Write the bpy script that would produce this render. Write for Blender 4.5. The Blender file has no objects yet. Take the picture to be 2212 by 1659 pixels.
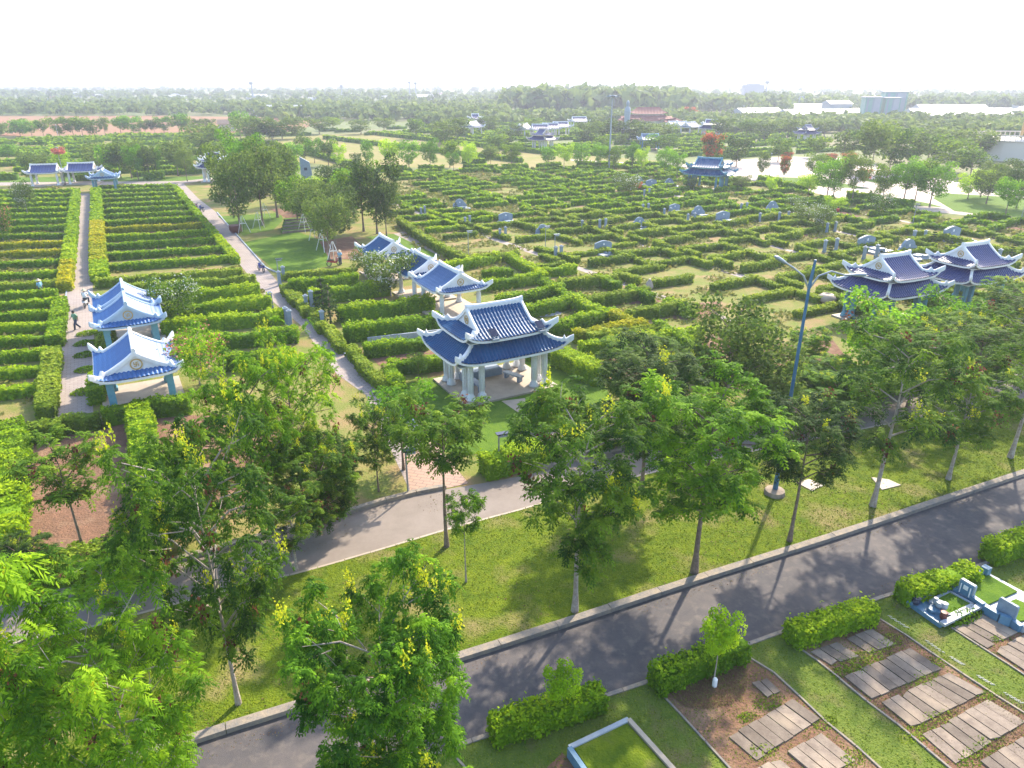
import bpy, math, random
import numpy as np
from mathutils import Vector, Matrix
PI = math.pi
random.seed(7)
# ------------------------------------------------------------------ camera, world, sun, exposure
sc = bpy.context.scene
H = 20.0; PITCH = 23.05; FPX = 1535.5; CX, CY = 1106.0, 829.5   # survey of the photograph (2212 px wide copy)
cam = bpy.data.objects.new('camera', bpy.data.cameras.new('camera'))
cam.data.sensor_width = 36; cam.data.lens = 36 * FPX / 2212
cam.data.clip_end = 20000; cam.data.clip_start = 0.5
cam.location = (0, 0, H); cam.rotation_euler = (math.radians(90 - PITCH), 0, 0)
sc.collection.objects.link(cam); sc.camera = cam
SUN_DIR = Vector((0.485, 0.875, 0)).normalized(); SUN_EL = 38.0
w = bpy.data.worlds.new('World'); sc.world = w; w.use_nodes = True
nt = w.node_tree; bg = nt.nodes['Background']
sky = nt.nodes.new('ShaderNodeTexSky'); sky.sky_type = 'NISHITA'; sky.sun_disc = False
sky.sun_elevation = math.radians(SUN_EL); sky.sun_rotation = math.atan2(SUN_DIR.x, SUN_DIR.y)
sky.air_density = 1.0; sky.dust_density = 1.6; sky.ozone_density = 1.0; sky.altitude = 50
nt.links.new(sky.outputs[0], bg.inputs[0]); bg.inputs[1].default_value = 0.15
sl = bpy.data.lights.new('sun', 'SUN'); sl.energy = 2.9; sl.angle = math.radians(1.2); sl.color = (1.0, 0.88, 0.70)
so = bpy.data.objects.new('sun', sl); sc.collection.objects.link(so)
d3 = Vector((SUN_DIR.x * math.cos(math.radians(SUN_EL)), SUN_DIR.y * math.cos(math.radians(SUN_EL)), math.sin(math.radians(SUN_EL))))
so.rotation_euler = d3.to_track_quat('Z', 'Y').to_euler(); so.location = (0, 0, 200)
sc.view_settings.view_transform = 'Standard'; sc.view_settings.look = 'None'
sc.view_settings.exposure = 1.78; sc.view_settings.gamma = 1
cy = sc.cycles
cy.max_bounces = 5; cy.diffuse_bounces = 2; cy.glossy_bounces = 2; cy.transmission_bounces = 3; cy.volume_bounces = 0
cy.transparent_max_bounces = 4; cy.caustics_reflective = False; cy.caustics_refractive = False
col = sc.collection

# ------------------------------------------------------------------ survey helpers
_p = math.radians(PITCH); _c, _s = math.cos(_p), math.sin(_p)
def G(x, y, z=0.0):
    dx = (x - CX) / FPX; dy = (y - CY) / FPX
    t = (z - H) / (-_s - dy * _c)
    return Vector((dx * t, (_c - dy * _s) * t, z))
def hgt(b, top_y, z=0.0):
    Y = G(b[0], b[1], z).y; dy = (top_y - CY) / FPX
    return H + Y * (-_s - dy * _c) / (_c - dy * _s) - z
def depth(p): return p.y * _c + (H - p.z) * _s
def proj(X, Y, z=0.0):
    d = Y * _c + (H - z) * _s
    up = -(H - z) * _c + Y * _s
    return CX + FPX * X / d, CY - FPX * up / d
TH = math.radians(29.0)
def W(u, v, z=0.0, th=TH): return Vector((u * math.cos(th) - v * math.sin(th), u * math.sin(th) + v * math.cos(th), z))
def UV(p): return (p.x * math.cos(TH) + p.y * math.sin(TH), -p.x * math.sin(TH) + p.y * math.cos(TH))
def ORD(n):
    o = ['zeroth', 'first', 'second', 'third', 'fourth', 'fifth', 'sixth', 'seventh', 'eighth', 'ninth', 'tenth', 'eleventh', 'twelfth',
         'thirteenth', 'fourteenth', 'fifteenth', 'sixteenth', 'seventeenth', 'eighteenth', 'nineteenth', 'twentieth']
    if n <= 20: return o[n]
    return {2: 'twenty-', 3: 'thirty-', 4: 'forty-', 5: 'fifty-'}[n // 10] + o[n % 10] if n % 10 else {3: 'thirtieth', 4: 'fortieth', 5: 'fiftieth'}[n // 10]
def inpoly(x, y, P):
    r = False; j = len(P) - 1
    for i in range(len(P)):
        if (P[i][1] > y) != (P[j][1] > y) and x < (P[j][0] - P[i][0]) * (y - P[i][1]) / (P[j][1] - P[i][1]) + P[i][0]: r = not r
        j = i
    return r

Z = lambda x, y: (1607 + .323 * x, 1123.3 + .323 * y)
# ------------------------------------------------------------------ materials
def mat(name, color, rough=0.8, metal=0.0, spec=0.5, color2=None, scale=3.0, bump=0.0, bscale=None, detail=4.0, color3=None, coords='Object', rampw=(0.35, 0.65), scale3=0.4, coat=0):
    m = bpy.data.materials.new(name); m.use_nodes = True; n = m.node_tree; b = n.nodes['Principled BSDF']
    b.inputs['Roughness'].default_value = rough; b.inputs['Metallic'].default_value = metal
    b.inputs['Specular IOR Level'].default_value = spec
    b.inputs['Coat Weight'].default_value = coat
    b.inputs['Base Color'].default_value = (*color, 1)
    tc = n.nodes.new('ShaderNodeTexCoord') if coords == 'Object' else n.nodes.new('ShaderNodeNewGeometry')
    co = tc.outputs['Object'] if coords == 'Object' else tc.outputs['Position']
    if color2:
        t = n.nodes.new('ShaderNodeTexNoise'); t.inputs['Scale'].default_value = scale; t.inputs['Detail'].default_value = detail
        t.inputs['Roughness'].default_value = 0.78
        n.links.new(co, t.inputs['Vector'])
        r = n.nodes.new('ShaderNodeValToRGB'); e = r.color_ramp.elements
        e[0].position, e[1].position = rampw; e[0].color = (*color, 1); e[1].color = (*color2, 1)
        n.links.new(t.outputs['Fac'], r.inputs['Fac']); out = r.outputs['Color']
        if color3:
            t3 = n.nodes.new('ShaderNodeTexNoise'); t3.inputs['Scale'].default_value = scale3; t3.inputs['Detail'].default_value = 5
            n.links.new(co, t3.inputs['Vector'])
            mr = n.nodes.new('ShaderNodeMapRange'); mr.inputs[1].default_value = 0.52; mr.inputs[2].default_value = 0.74
            n.links.new(t3.outputs['Fac'], mr.inputs[0])
            mx = n.nodes.new('ShaderNodeMix'); mx.data_type = 'RGBA'; n.links.new(mr.outputs[0], mx.inputs['Factor'])
            n.links.new(out, mx.inputs['A']); mx.inputs['B'].default_value = (*color3, 1); out = mx.outputs['Result']
        n.links.new(out, b.inputs['Base Color'])
    if bump:
        t2 = n.nodes.new('ShaderNodeTexNoise'); t2.inputs['Scale'].default_value = bscale or scale * 4; t2.inputs['Detail'].default_value = 5
        n.links.new(co, t2.inputs['Vector'])
        bp = n.nodes.new('ShaderNodeBump'); bp.inputs['Strength'].default_value = 1.0; bp.inputs['Distance'].default_value = bump
        n.links.new(t2.outputs['Fac'], bp.inputs['Height']); n.links.new(bp.outputs['Normal'], b.inputs['Normal'])
    return m
def leafmat(name, dark, mid, light, transl=0.35, rough=0.55, rnd=0.5):
    m = bpy.data.materials.new(name); m.use_nodes = True; n = m.node_tree; b = n.nodes['Principled BSDF']
    a = n.nodes.new('ShaderNodeAttribute'); a.attribute_name = 'tone'
    oi = n.nodes.new('ShaderNodeObjectInfo')
    ma = n.nodes.new('ShaderNodeMath'); ma.operation = 'MULTIPLY_ADD'; ma.inputs[1].default_value = rnd; ma.inputs[2].default_value = -rnd * 0.5
    n.links.new(oi.outputs['Random'], ma.inputs[0])
    ad = n.nodes.new('ShaderNodeMath'); ad.operation = 'ADD'; n.links.new(ma.outputs[0], ad.inputs[0]); n.links.new(a.outputs['Fac'], ad.inputs[1])
    r = n.nodes.new('ShaderNodeValToRGB'); e = r.color_ramp.elements
    e[0].color = (*dark, 1); e[0].position = 0.05; e[1].color = (*light, 1); e[1].position = 0.95
    k = e.new(0.5); k.color = (*mid, 1)
    n.links.new(ad.outputs[0], r.inputs['Fac']); n.links.new(r.outputs['Color'], b.inputs['Base Color'])
    b.inputs['Roughness'].default_value = 0.7; b.inputs['Specular IOR Level'].default_value = 0.12
    t = n.nodes.new('ShaderNodeBsdfTranslucent')
    hs = n.nodes.new('ShaderNodeHueSaturation'); hs.inputs['Value'].default_value = 1.5; hs.inputs['Hue'].default_value = 0.485
    n.links.new(r.outputs['Color'], hs.inputs['Color']); n.links.new(hs.outputs['Color'], t.inputs['Color'])
    mx = n.nodes.new('ShaderNodeMixShader'); mx.inputs[0].default_value = transl
    n.links.new(b.outputs[0], mx.inputs[1]); n.links.new(t.outputs[0], mx.inputs[2])
    n.links.new(mx.outputs[0], n.nodes['Material Output'].inputs['Surface'])
    return m
def brickmat(name, c1, c2, mortar, scale, rowh=0.5, bw=0.5, ms=0.02, rot=0.0, rough=0.85, grime=None):
    m = bpy.data.materials.new(name); m.use_nodes = True; n = m.node_tree; b = n.nodes['Principled BSDF']
    g = n.nodes.new('ShaderNodeNewGeometry'); mp = n.nodes.new('ShaderNodeMapping'); mp.inputs['Rotation'].default_value = (0, 0, rot)
    n.links.new(g.outputs['Position'], mp.inputs['Vector'])
    t = n.nodes.new('ShaderNodeTexBrick'); t.inputs['Scale'].default_value = scale; t.inputs['Color1'].default_value = (*c1, 1)
    t.inputs['Color2'].default_value = (*c2, 1); t.inputs['Mortar'].default_value = (*mortar, 1); t.inputs['Mortar Size'].default_value = ms
    t.inputs['Row Height'].default_value = rowh; t.inputs['Brick Width'].default_value = bw
    n.links.new(mp.outputs[0], t.inputs['Vector'])
    ns = n.nodes.new('ShaderNodeTexNoise'); ns.inputs['Scale'].default_value = 0.35; ns.inputs['Detail'].default_value = 6
    n.links.new(g.outputs['Position'], ns.inputs['Vector'])
    mr = n.nodes.new('ShaderNodeMapRange'); mr.inputs[1].default_value = 0.4; mr.inputs[2].default_value = 0.7; mr.inputs[4].default_value = 0.55
    n.links.new(ns.outputs['Fac'], mr.inputs[0])
    mx = n.nodes.new('ShaderNodeMix'); mx.data_type = 'RGBA'; n.links.new(mr.outputs[0], mx.inputs['Factor'])
    n.links.new(t.outputs['Color'], mx.inputs['A']); mx.inputs['B'].default_value = (*(grime or c2), 1)
    n.links.new(mx.outputs['Result'], b.inputs['Base Color']); b.inputs['Roughness'].default_value = rough
    return m
M = {}
M['ground'] = mat('ground', (0.085, 0.12, 0.02), 0.95, color2=(0.15, 0.17, 0.04), scale=0.05, color3=(0.19, 0.14, 0.075), scale3=0.012, coords='P', bump=0.05, bscale=2)
M['lawn'] = mat('lawn', (0.065, 0.115, 0.006), 0.95, spec=0.15, color2=(0.150, 0.195, 0.008), scale=1.6, color3=(0.26, 0.20, 0.09), scale3=0.42, coords='P', bump=0.06, bscale=14, detail=8)
M['lawn_green'] = mat('lawn_green', (0.06, 0.13, 0.01), 0.95, spec=0.15, color2=(0.12, 0.20, 0.014), scale=1.5, coords='P', bump=0.04, bscale=14, detail=8)
M['lawn_worn'] = mat('lawn_worn', (0.085, 0.135, 0.018), 0.95, spec=0.15, color2=(0.15, 0.19, 0.03), scale=1.6, color3=(0.17, 0.14, 0.06), scale3=0.9, coords='P', bump=0.06, bscale=14, detail=8)
M['plot'] = mat('plot', (0.13, 0.18, 0.025), 0.95, spec=0.15, color2=(0.24, 0.20, 0.07), scale=0.5, color3=(0.32, 0.19, 0.11), scale3=0.28, coords='P', bump=0.06, bscale=8)
M['dry'] = mat('dry', (0.27, 0.22, 0.09), 0.95, spec=0.1, color2=(0.20, 0.21, 0.055), scale=0.12, color3=(0.33, 0.25, 0.13), scale3=0.05, coords='P', bump=0.04, bscale=3)
M['soil'] = mat('soil', (0.24, 0.130, 0.080), 0.95, spec=0.1, color2=(0.14, 0.085, 0.055), scale=1.6, color3=(0.30, 0.20, 0.125), scale3=0.6, coords='P', bump=0.07, bscale=9, detail=8)
M['redfield'] = mat('redfield', (0.30, 0.15, 0.09), 0.95, spec=0.1, color2=(0.24, 0.16, 0.08), scale=0.04, coords='P')
M['field'] = mat('field', (0.16, 0.25, 0.04), 0.95, spec=0.1, color2=(0.10, 0.17, 0.03), scale=0.02, coords='P')
M['asphalt'] = mat('asphalt', (0.060, 0.057, 0.063), 0.85, color2=(0.115, 0.098, 0.092), scale=0.45, color3=(0.15, 0.125, 0.11), scale3=2.3, coords='P', bump=0.01, bscale=40, detail=8)
M['old_asphalt'] = mat('old_asphalt', (0.20, 0.165, 0.14), 0.9, color2=(0.25, 0.21, 0.18), scale=0.6, coords='P', bump=0.01, bscale=40, detail=8)
M['paver'] = brickmat('paver', (0.27, 0.22, 0.20), (0.33, 0.28, 0.25), (0.16, 0.13, 0.115), 2.0, 0.5, 1.0, 0.035, rot=-TH, grime=(0.34, 0.27, 0.21))
M['redpaver'] = brickmat('redpaver', (0.38, 0.24, 0.17), (0.34, 0.22, 0.17), (0.2, 0.14, 0.11), 1.7, 0.5, 1.0, 0.05, rot=-TH + PI / 4, grime=(0.42, 0.28, 0.2))
M['plaza'] = mat('plaza', (0.40, 0.32, 0.27), 0.85, color2=(0.50, 0.41, 0.35), scale=0.06, coords='P')
M['concrete'] = mat('concrete', (0.27, 0.215, 0.165), 0.9, color2=(0.17, 0.13, 0.10), scale=1.9, color3=(0.36, 0.28, 0.20), scale3=1.1, bump=0.01, bscale=30, coords='P')
n_ = M['concrete'].node_tree; oi_ = n_.nodes.new('ShaderNodeObjectInfo'); mr_ = n_.nodes.new('ShaderNodeMapRange'); mr_.inputs[3].default_value = 0.62; mr_.inputs[4].default_value = 1.12
vm_ = n_.nodes.new('ShaderNodeVectorMath'); vm_.operation = 'SCALE'; b_ = n_.nodes['Principled BSDF']; src_ = b_.inputs['Base Color'].links[0].from_socket
n_.links.new(oi_.outputs['Random'], mr_.inputs[0]); n_.links.new(mr_.outputs[0], vm_.inputs['Scale']); n_.links.new(src_, vm_.inputs[0]); n_.links.new(vm_.outputs[0], b_.inputs['Base Color'])
M['kerb'] = mat('kerb', (0.34, 0.27, 0.19), 0.9, color2=(0.16, 0.155, 0.15), scale=2.2, bump=0.02, bscale=12, coords='P', detail=8)
M['pale'] = mat('pale', (0.42, 0.35, 0.27), 0.7, color2=(0.34, 0.28, 0.22), scale=0.9, coords='P')
M['white'] = mat('white', (0.78, 0.77, 0.76), 0.55, color2=(0.60, 0.59, 0.57), scale=0.9, rampw=(0.45, 0.8))
M['bluewhite'] = mat('bluewhite', (0.42, 0.52, 0.62), 0.55, color2=(0.36, 0.46, 0.58), scale=2.0)
M['marble'] = mat('marble', (0.80, 0.79, 0.78), 0.45, color2=(0.64, 0.65, 0.67), scale=5)
M['tile'] = mat('tile', (0.001, 0.048, 0.140), 0.40, color2=(0.004, 0.075, 0.185), scale=0.7, spec=0.28)
M['tile_grey'] = mat('tile_grey', (0.006, 0.085, 0.27), 0.52, color2=(0.01, 0.105, 0.31), scale=1.2, spec=1.0, coat=0.0)
M['tile_navy'] = mat('tile_navy', (0.003, 0.018, 0.10), 0.34, color2=(0.006, 0.025, 0.14), scale=1.2, spec=0.6)
M['tile_worn'] = mat('tile_worn', (0.022, 0.085, 0.21), 0.42, color2=(0.035, 0.105, 0.25), scale=1.2, spec=0.6)
M['teal'] = mat('teal', (0.10, 0.27, 0.36), 0.6, color2=(0.14, 0.33, 0.42), scale=3)
M['gold'] = mat('gold', (0.50, 0.33, 0.12), 0.45)
M['stone'] = mat('stone', (0.17, 0.23, 0.30), 0.6, color2=(0.24, 0.30, 0.37), scale=4, bump=0.01, bscale=20)
M['bluestone'] = mat('bluestone', (0.07, 0.17, 0.27), 0.45, color2=(0.11, 0.23, 0.33), scale=3)
M['tombstone'] = mat('tombstone', (0.17, 0.235, 0.30), 0.6, color2=(0.24, 0.30, 0.36), scale=3)
M['palestone'] = mat('palestone', (0.34, 0.385, 0.42), 0.5, color2=(0.28, 0.31, 0.35), scale=3)
M['darkstone'] = mat('darkstone', (0.035, 0.045, 0.08), 0.3)
M['bark'] = mat('bark', (0.26, 0.19, 0.14), 0.95, color2=(0.12, 0.085, 0.06), scale=5, bump=0.03, bscale=14)
M['bark_pale'] = mat('bark_pale', (0.44, 0.38, 0.33), 0.95, color2=(0.25, 0.19, 0.15), scale=4, bump=0.03, bscale=14)
M['lampblue'] = mat('lampblue', (0.03, 0.11, 0.22), 0.4, color2=(0.06, 0.16, 0.27), scale=2)
M['metal'] = mat('metal', (0.30, 0.33, 0.36), 0.45, 0.5)
M['dark'] = mat('dark', (0.02, 0.02, 0.025), 0.35)
M['panel'] = mat('panel', (0.015, 0.02, 0.05), 0.15)
M['stake'] = mat('stake', (0.62, 0.62, 0.62), 0.6)
M['redroof'] = mat('redroof', (0.26, 0.085, 0.055), 0.8, color2=(0.21, 0.07, 0.05), scale=0.5)
M['shed'] = mat('shed', (0.42, 0.43, 0.46), 0.6, color2=(0.34, 0.35, 0.39), scale=0.05)
M['sheddark'] = mat('sheddark', (0.30, 0.32, 0.36), 0.6)
M['cream'] = mat('cream', (0.58, 0.52, 0.44), 0.8)
M['glassgreen'] = mat('glassgreen', (0.20, 0.36, 0.30), 0.6, color2=(0.26, 0.40, 0.34), scale=0.2)
M['clay'] = mat('clay', (0.13, 0.035, 0.025), 0.5)
M['skin'] = mat('skin', (0.38, 0.21, 0.14), 0.6)
M['hair'] = mat('hair', (0.012, 0.01, 0.01), 0.6)
M['shirt_green'] = mat('shirt_green', (0.13, 0.26, 0.15), 0.8, color2=(0.17, 0.32, 0.2), scale=12)
M['shirt_blue'] = mat('shirt_blue', (0.25, 0.45, 0.60), 0.8)
M['shirt_white'] = mat('shirt_white', (0.68, 0.68, 0.70), 0.8)
M['shirt_red'] = mat('shirt_red', (0.5, 0.06, 0.04), 0.8)
M['trouser'] = mat('trouser', (0.03, 0.045, 0.09), 0.8)
M['straw'] = mat('straw', (0.55, 0.45, 0.30), 0.8)
M['bikeblue'] = mat('bikeblue', (0.02, 0.04, 0.22), 0.3)
M['bikered'] = mat('bikered', (0.30, 0.02, 0.03), 0.3)
M['rope'] = mat('rope', (0.6, 0.58, 0.5), 0.8)
M['orange'] = mat('orange', (0.5, 0.16, 0.06), 0.7)
# foliage
M['hedge'] = leafmat('hedge', (0.075, 0.170, 0.004), (0.180, 0.320, 0.006), (0.34, 0.46, 0.008), 0.35, rnd=0.5)
M['hedge_olive'] = leafmat('hedge_olive', (0.095, 0.170, 0.010), (0.190, 0.285, 0.016), (0.31, 0.39, 0.035), 0.35, rnd=0.35)
M['hedge_yellow'] = leafmat('hedge_yellow', (0.12, 0.19, 0.006), (0.27, 0.32, 0.008), (0.46, 0.42, 0.01), 0.35, rnd=0.3)
M['fern'] = leafmat('fern', (0.028, 0.078, 0.009), (0.085, 0.180, 0.010), (0.20, 0.31, 0.018), 0.42, rnd=0.35)
M['fern_bright'] = leafmat('fern_bright', (0.045, 0.125, 0.006), (0.135, 0.285, 0.008), (0.28, 0.45, 0.015), 0.45, rnd=0.3)
M['fern_mid'] = leafmat('fern_mid', (0.025, 0.085, 0.006), (0.085, 0.21, 0.010), (0.20, 0.37, 0.015), 0.45, rnd=0.1)
M['fern_dark'] = leafmat('fern_dark', (0.020, 0.050, 0.010), (0.052, 0.105, 0.014), (0.11, 0.175, 0.02), 0.3, rnd=0.3)
M['olive'] = leafmat('olive', (0.045, 0.090, 0.014), (0.100, 0.170, 0.024), (0.18, 0.26, 0.04), 0.38, rnd=0.5)
M['bright'] = leafmat('bright', (0.05, 0.145, 0.008), (0.105, 0.265, 0.012), (0.20, 0.40, 0.02), 0.45, rnd=0.4)
M['lime'] = leafmat('lime', (0.16, 0.30, 0.01), (0.28, 0.47, 0.012), (0.44, 0.60, 0.02), 0.45, rnd=0.3)
M['flower_yellow'] = leafmat('flower_yellow', (0.26, 0.36, 0.02), (0.42, 0.48, 0.02), (0.55, 0.52, 0.025), 0.3, rnd=0.2)
M['pods'] = leafmat('pods', (0.07, 0.025, 0.015), (0.15, 0.055, 0.03), (0.26, 0.11, 0.05), 0.2, rnd=0.2)
M['flower_white'] = leafmat('flower_white', (0.35, 0.40, 0.28), (0.5, 0.52, 0.42), (0.65, 0.65, 0.58), 0.2)
M['flower_pink'] = leafmat('flower_pink', (0.45, 0.12, 0.08), (0.55, 0.2, 0.14), (0.6, 0.35, 0.22), 0.2)
M['flower_red'] = leafmat('flower_red', (0.45, 0.09, 0.03), (0.55, 0.13, 0.045), (0.60, 0.20, 0.07), 0.2)
M['litter'] = leafmat('litter', (0.10, 0.06, 0.04), (0.20, 0.12, 0.07), (0.20, 0.22, 0.06), 0.2, rnd=0.0)
M['weed'] = leafmat('weed', (0.09, 0.12, 0.02), (0.17, 0.20, 0.03), (0.30, 0.25, 0.07), 0.3, rnd=0.0)
M['wood'] = leafmat('wood', (0.075, 0.125, 0.03), (0.135, 0.20, 0.04), (0.20, 0.27, 0.06), 0.3, rnd=0.0)

# ------------------------------------------------------------------ object helpers
def tag(o, label=None, cat=None, group=None, kind=None):
    if label: o['label'] = label
    if cat: o['category'] = cat
    if group: o['group'] = group
    if kind: o['kind'] = kind
    return o
def empty(name, loc=(0, 0, 0), rz=0.0, parent=None):
    o = bpy.data.objects.new(name, None); o.empty_display_size = 0.3; o.location = loc; o.rotation_euler = (0, 0, rz)
    col.objects.link(o); o.parent = parent; return o
def link(name, me, m, parent=None, loc=None, rz=0.0):
    if m is not None:
        if len(me.materials) == 0: me.materials.append(M[m] if isinstance(m, str) else m)
    o = bpy.data.objects.new(name, me); col.objects.link(o); o.parent = parent
    if loc is not None: o.location = loc
    if rz: o.rotation_euler = (0, 0, rz)
    return o
KIDS = {}
def copy_tree(o, parent=None):
    c = o.copy(); col.objects.link(c); c.parent = parent
    for ch in o.children: copy_tree(ch, c)
    return c
def smooth(me): me.polygons.foreach_set('use_smooth', [True] * len(me.polygons))
class MB:
    def __init__(s): s.v = []; s.f = []
    def add(s, vs, fs):
        k = len(s.v); s.v += [tuple(v) for v in vs]; s.f += [tuple(i + k for i in f) for f in fs]
    def box(s, c, d, rz=0.0, taper=1.0):
        x, y, z = d[0] / 2, d[1] / 2, d[2] / 2; cr, sr = math.cos(rz), math.sin(rz); vs = []
        for zz, t in ((-z, 1.0), (z, taper)):
            for px, py in ((-x, -y), (x, -y), (x, y), (-x, y)):
                a, b = px * t, py * t; vs.append((c[0] + a * cr - b * sr, c[1] + a * sr + b * cr, c[2] + zz))
        s.add(vs, [(3, 2, 1, 0), (4, 5, 6, 7), (0, 1, 5, 4), (1, 2, 6, 5), (2, 3, 7, 6), (3, 0, 4, 7)])
    def tube(s, pts, rad, n=8, cap=True):
        pts = [Vector(p) for p in pts]; rings = []
        if not hasattr(rad, '__len__'): rad = [rad] * len(pts)
        vs = []
        for i, p in enumerate(pts):
            t = (pts[min(i + 1, len(pts) - 1)] - pts[max(i - 1, 0)]).normalized()
            a = t.orthogonal().normalized() if i == 0 else (a - t * a.dot(t)).normalized()
            b = t.cross(a)
            for k in range(n):
                an = 2 * PI * k / n; vs.append(p + (a * math.cos(an) + b * math.sin(an)) * rad[i])
        fs = []
        for i in range(len(pts) - 1):
            for k in range(n): fs.append((i * n + k, i * n + (k + 1) % n, (i + 1) * n + (k + 1) % n, (i + 1) * n + k))
        if cap: fs.append(tuple(range(n - 1, -1, -1))); fs.append(tuple((len(pts) - 1) * n + k for k in range(n)))
        s.add(vs, fs)
    def lathe(s, c, prof, n=14):
        vs = []; fs = []
        for r, z in prof:
            for k in range(n): vs.append((c[0] + r * math.cos(2 * PI * k / n), c[1] + r * math.sin(2 * PI * k / n), c[2] + z))
        for i in range(len(prof) - 1):
            for k in range(n): fs.append((i * n + k, i * n + (k + 1) % n, (i + 1) * n + (k + 1) % n, (i + 1) * n + k))
        fs.append(tuple(range(n - 1, -1, -1))); fs.append(tuple((len(prof) - 1) * n + k for k in range(n)))
        s.add(vs, fs)
    def prism(s, poly, y0, y1):      # poly in x,z extruded along y
        n = len(poly); vs = [(p[0], y0, p[1]) for p in poly] + [(p[0], y1, p[1]) for p in poly]
        s.add(vs, [tuple(range(n)), tuple(range(2 * n - 1, n - 1, -1))] + [(i, i + n, (i + 1) % n + n, (i + 1) % n) for i in range(n)])
    def slab(s, poly, z0, z1):       # poly in x,y extruded in z (counterclockwise)
        n = len(poly)
        a = sum(poly[i][0] * poly[(i + 1) % n][1] - poly[(i + 1) % n][0] * poly[i][1] for i in range(n))
        if a < 0: poly = poly[::-1]
        vs = [(p[0], p[1], z0) for p in poly] + [(p[0], p[1], z1) for p in poly]
        s.add(vs, [tuple(range(n - 1, -1, -1)), tuple(range(n, 2 * n))] + [(i, (i + 1) % n, (i + 1) % n + n, i + n) for i in range(n)])
    def mesh(s, name, sm=False):
        me = bpy.data.meshes.new(name); me.from_pydata(s.v, [], s.f); me.update()
        if sm: smooth(me)
        return me
    def build(s, name, m, parent=None, loc=None, rz=0.0, sm=False): return link(name, s.mesh(name, sm), m, parent, loc, rz)
def quadmesh(name, V, tone=None, extra=None):
    """V: (n,4,3) array of quads, tone: (n,)"""
    n = len(V); me = bpy.data.meshes.new(name)
    ev, ef = extra if extra else (np.zeros((0, 3)), [])
    me.vertices.add(4 * n + len(ev)); co = np.concatenate([V.reshape(-1, 3), np.array(ev).reshape(-1, 3)]).astype(np.float32)
    me.vertices.foreach_set('co', co.ravel())
    nf = n + len(ef); me.loops.add(4 * nf); me.polygons.add(nf)
    li = np.arange(4 * n, dtype=np.int32)
    if len(ef): li = np.concatenate([li, (np.array(ef, dtype=np.int32) + 4 * n).ravel()])
    me.loops.foreach_set('vertex_index', li)
    me.polygons.foreach_set('loop_start', np.arange(0, 4 * nf, 4, dtype=np.int32))
    me.update(calc_edges=True)
    t = np.repeat(tone if tone is not None else np.full(n, .5), 4)
    t = np.concatenate([t, np.full(len(ev), 0.28)]).astype(np.float32)
    at = me.attributes.new('tone', 'FLOAT', 'POINT'); at.data.foreach_set('value', t)
    return me
def unit(a): return a / np.maximum(np.linalg.norm(a, axis=1, keepdims=True), 1e-9)
def leaves(P, N, S, rng, asp=0.6, jit=0.6):
    """leaf quads (rhombi) at P roughly facing N"""
    N = unit(N + rng.normal(0, jit, N.shape)); R = unit(rng.normal(0, 1, N.shape))
    A = unit(np.cross(N, R)); B = np.cross(N, A); S = S[:, None]
    return np.stack([P - A * S, P - B * S * asp, P + A * S, P + B * S * asp], 1) * 1.0

# ------------------------------------------------------------------ setting: sheets
def sheet(name, pts, z, m, kind='structure'):
    me = bpy.data.meshes.new(name); me.from_pydata([(p[0], p[1], z) for p in pts], [], [tuple(range(len(pts)))]); me.update()
    if me.polygons[0].normal.z < 0: me.flip_normals()
    o = link(name, me, m); o['kind'] = kind; return o
def psheet(name, px, z, m): return sheet(name, [G(x, y, z) for x, y in px], z, m)
def resample(pts, n):
    pts = [Vector(p) for p in pts]; d = [0]
    for a, b in zip(pts, pts[1:]): d.append(d[-1] + (b - a).length)
    out = []
    for i in range(n):
        t = d[-1] * i / (n - 1); k = max(j for j in range(len(d)) if d[j] <= t + 1e-9); k = min(k, len(pts) - 2)
        out.append(pts[k].lerp(pts[k + 1], (t - d[k]) / max(d[k + 1] - d[k], 1e-9)))
    return out
def catmull(pts, sub=6):
    P = [Vector(p) for p in pts]; P = [P[0] * 2 - P[1]] + P + [P[-1] * 2 - P[-2]]; out = []
    for i in range(1, len(P) - 2):
        for k in range(sub):
            t = k / sub; a, b, c, d = P[i - 1], P[i], P[i + 1], P[i + 2]
            out.append(0.5 * ((2 * b) + (c - a) * t + (2 * a - 5 * b + 4 * c - d) * t * t + (3 * b - a - 3 * c + d) * t ** 3))
    out.append(P[-2]); return out
def kerb(name, pts, w, z0, z1, m='kerb', stones=1.0, side=1):
    mb = MB(); pts = [Vector((p[0], p[1], 0)) for p in pts]; L = sum((b - a).length for a, b in zip(pts, pts[1:]))
    n = max(2, int(L / stones) + 1); R = resample(pts, n)
    for i in range(n - 1):
        a, b = R[i], R[i + 1]; d = (b - a).normalized(); nn = Vector((-d.y, d.x, 0)) * side
        a2 = a + d * 0.01; b2 = b - d * 0.01; j = random.uniform(-.006, .006)
        q = [a2 + nn * j, b2 + nn * j, b2 + nn * (w + j), a2 + nn * (w + j)]
        mb.slab([(p.x, p.y) for p in q], z0, z1 + random.uniform(-.006, .006))
    o = mb.build(name, m); o['kind'] = 'structure'; return o

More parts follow.
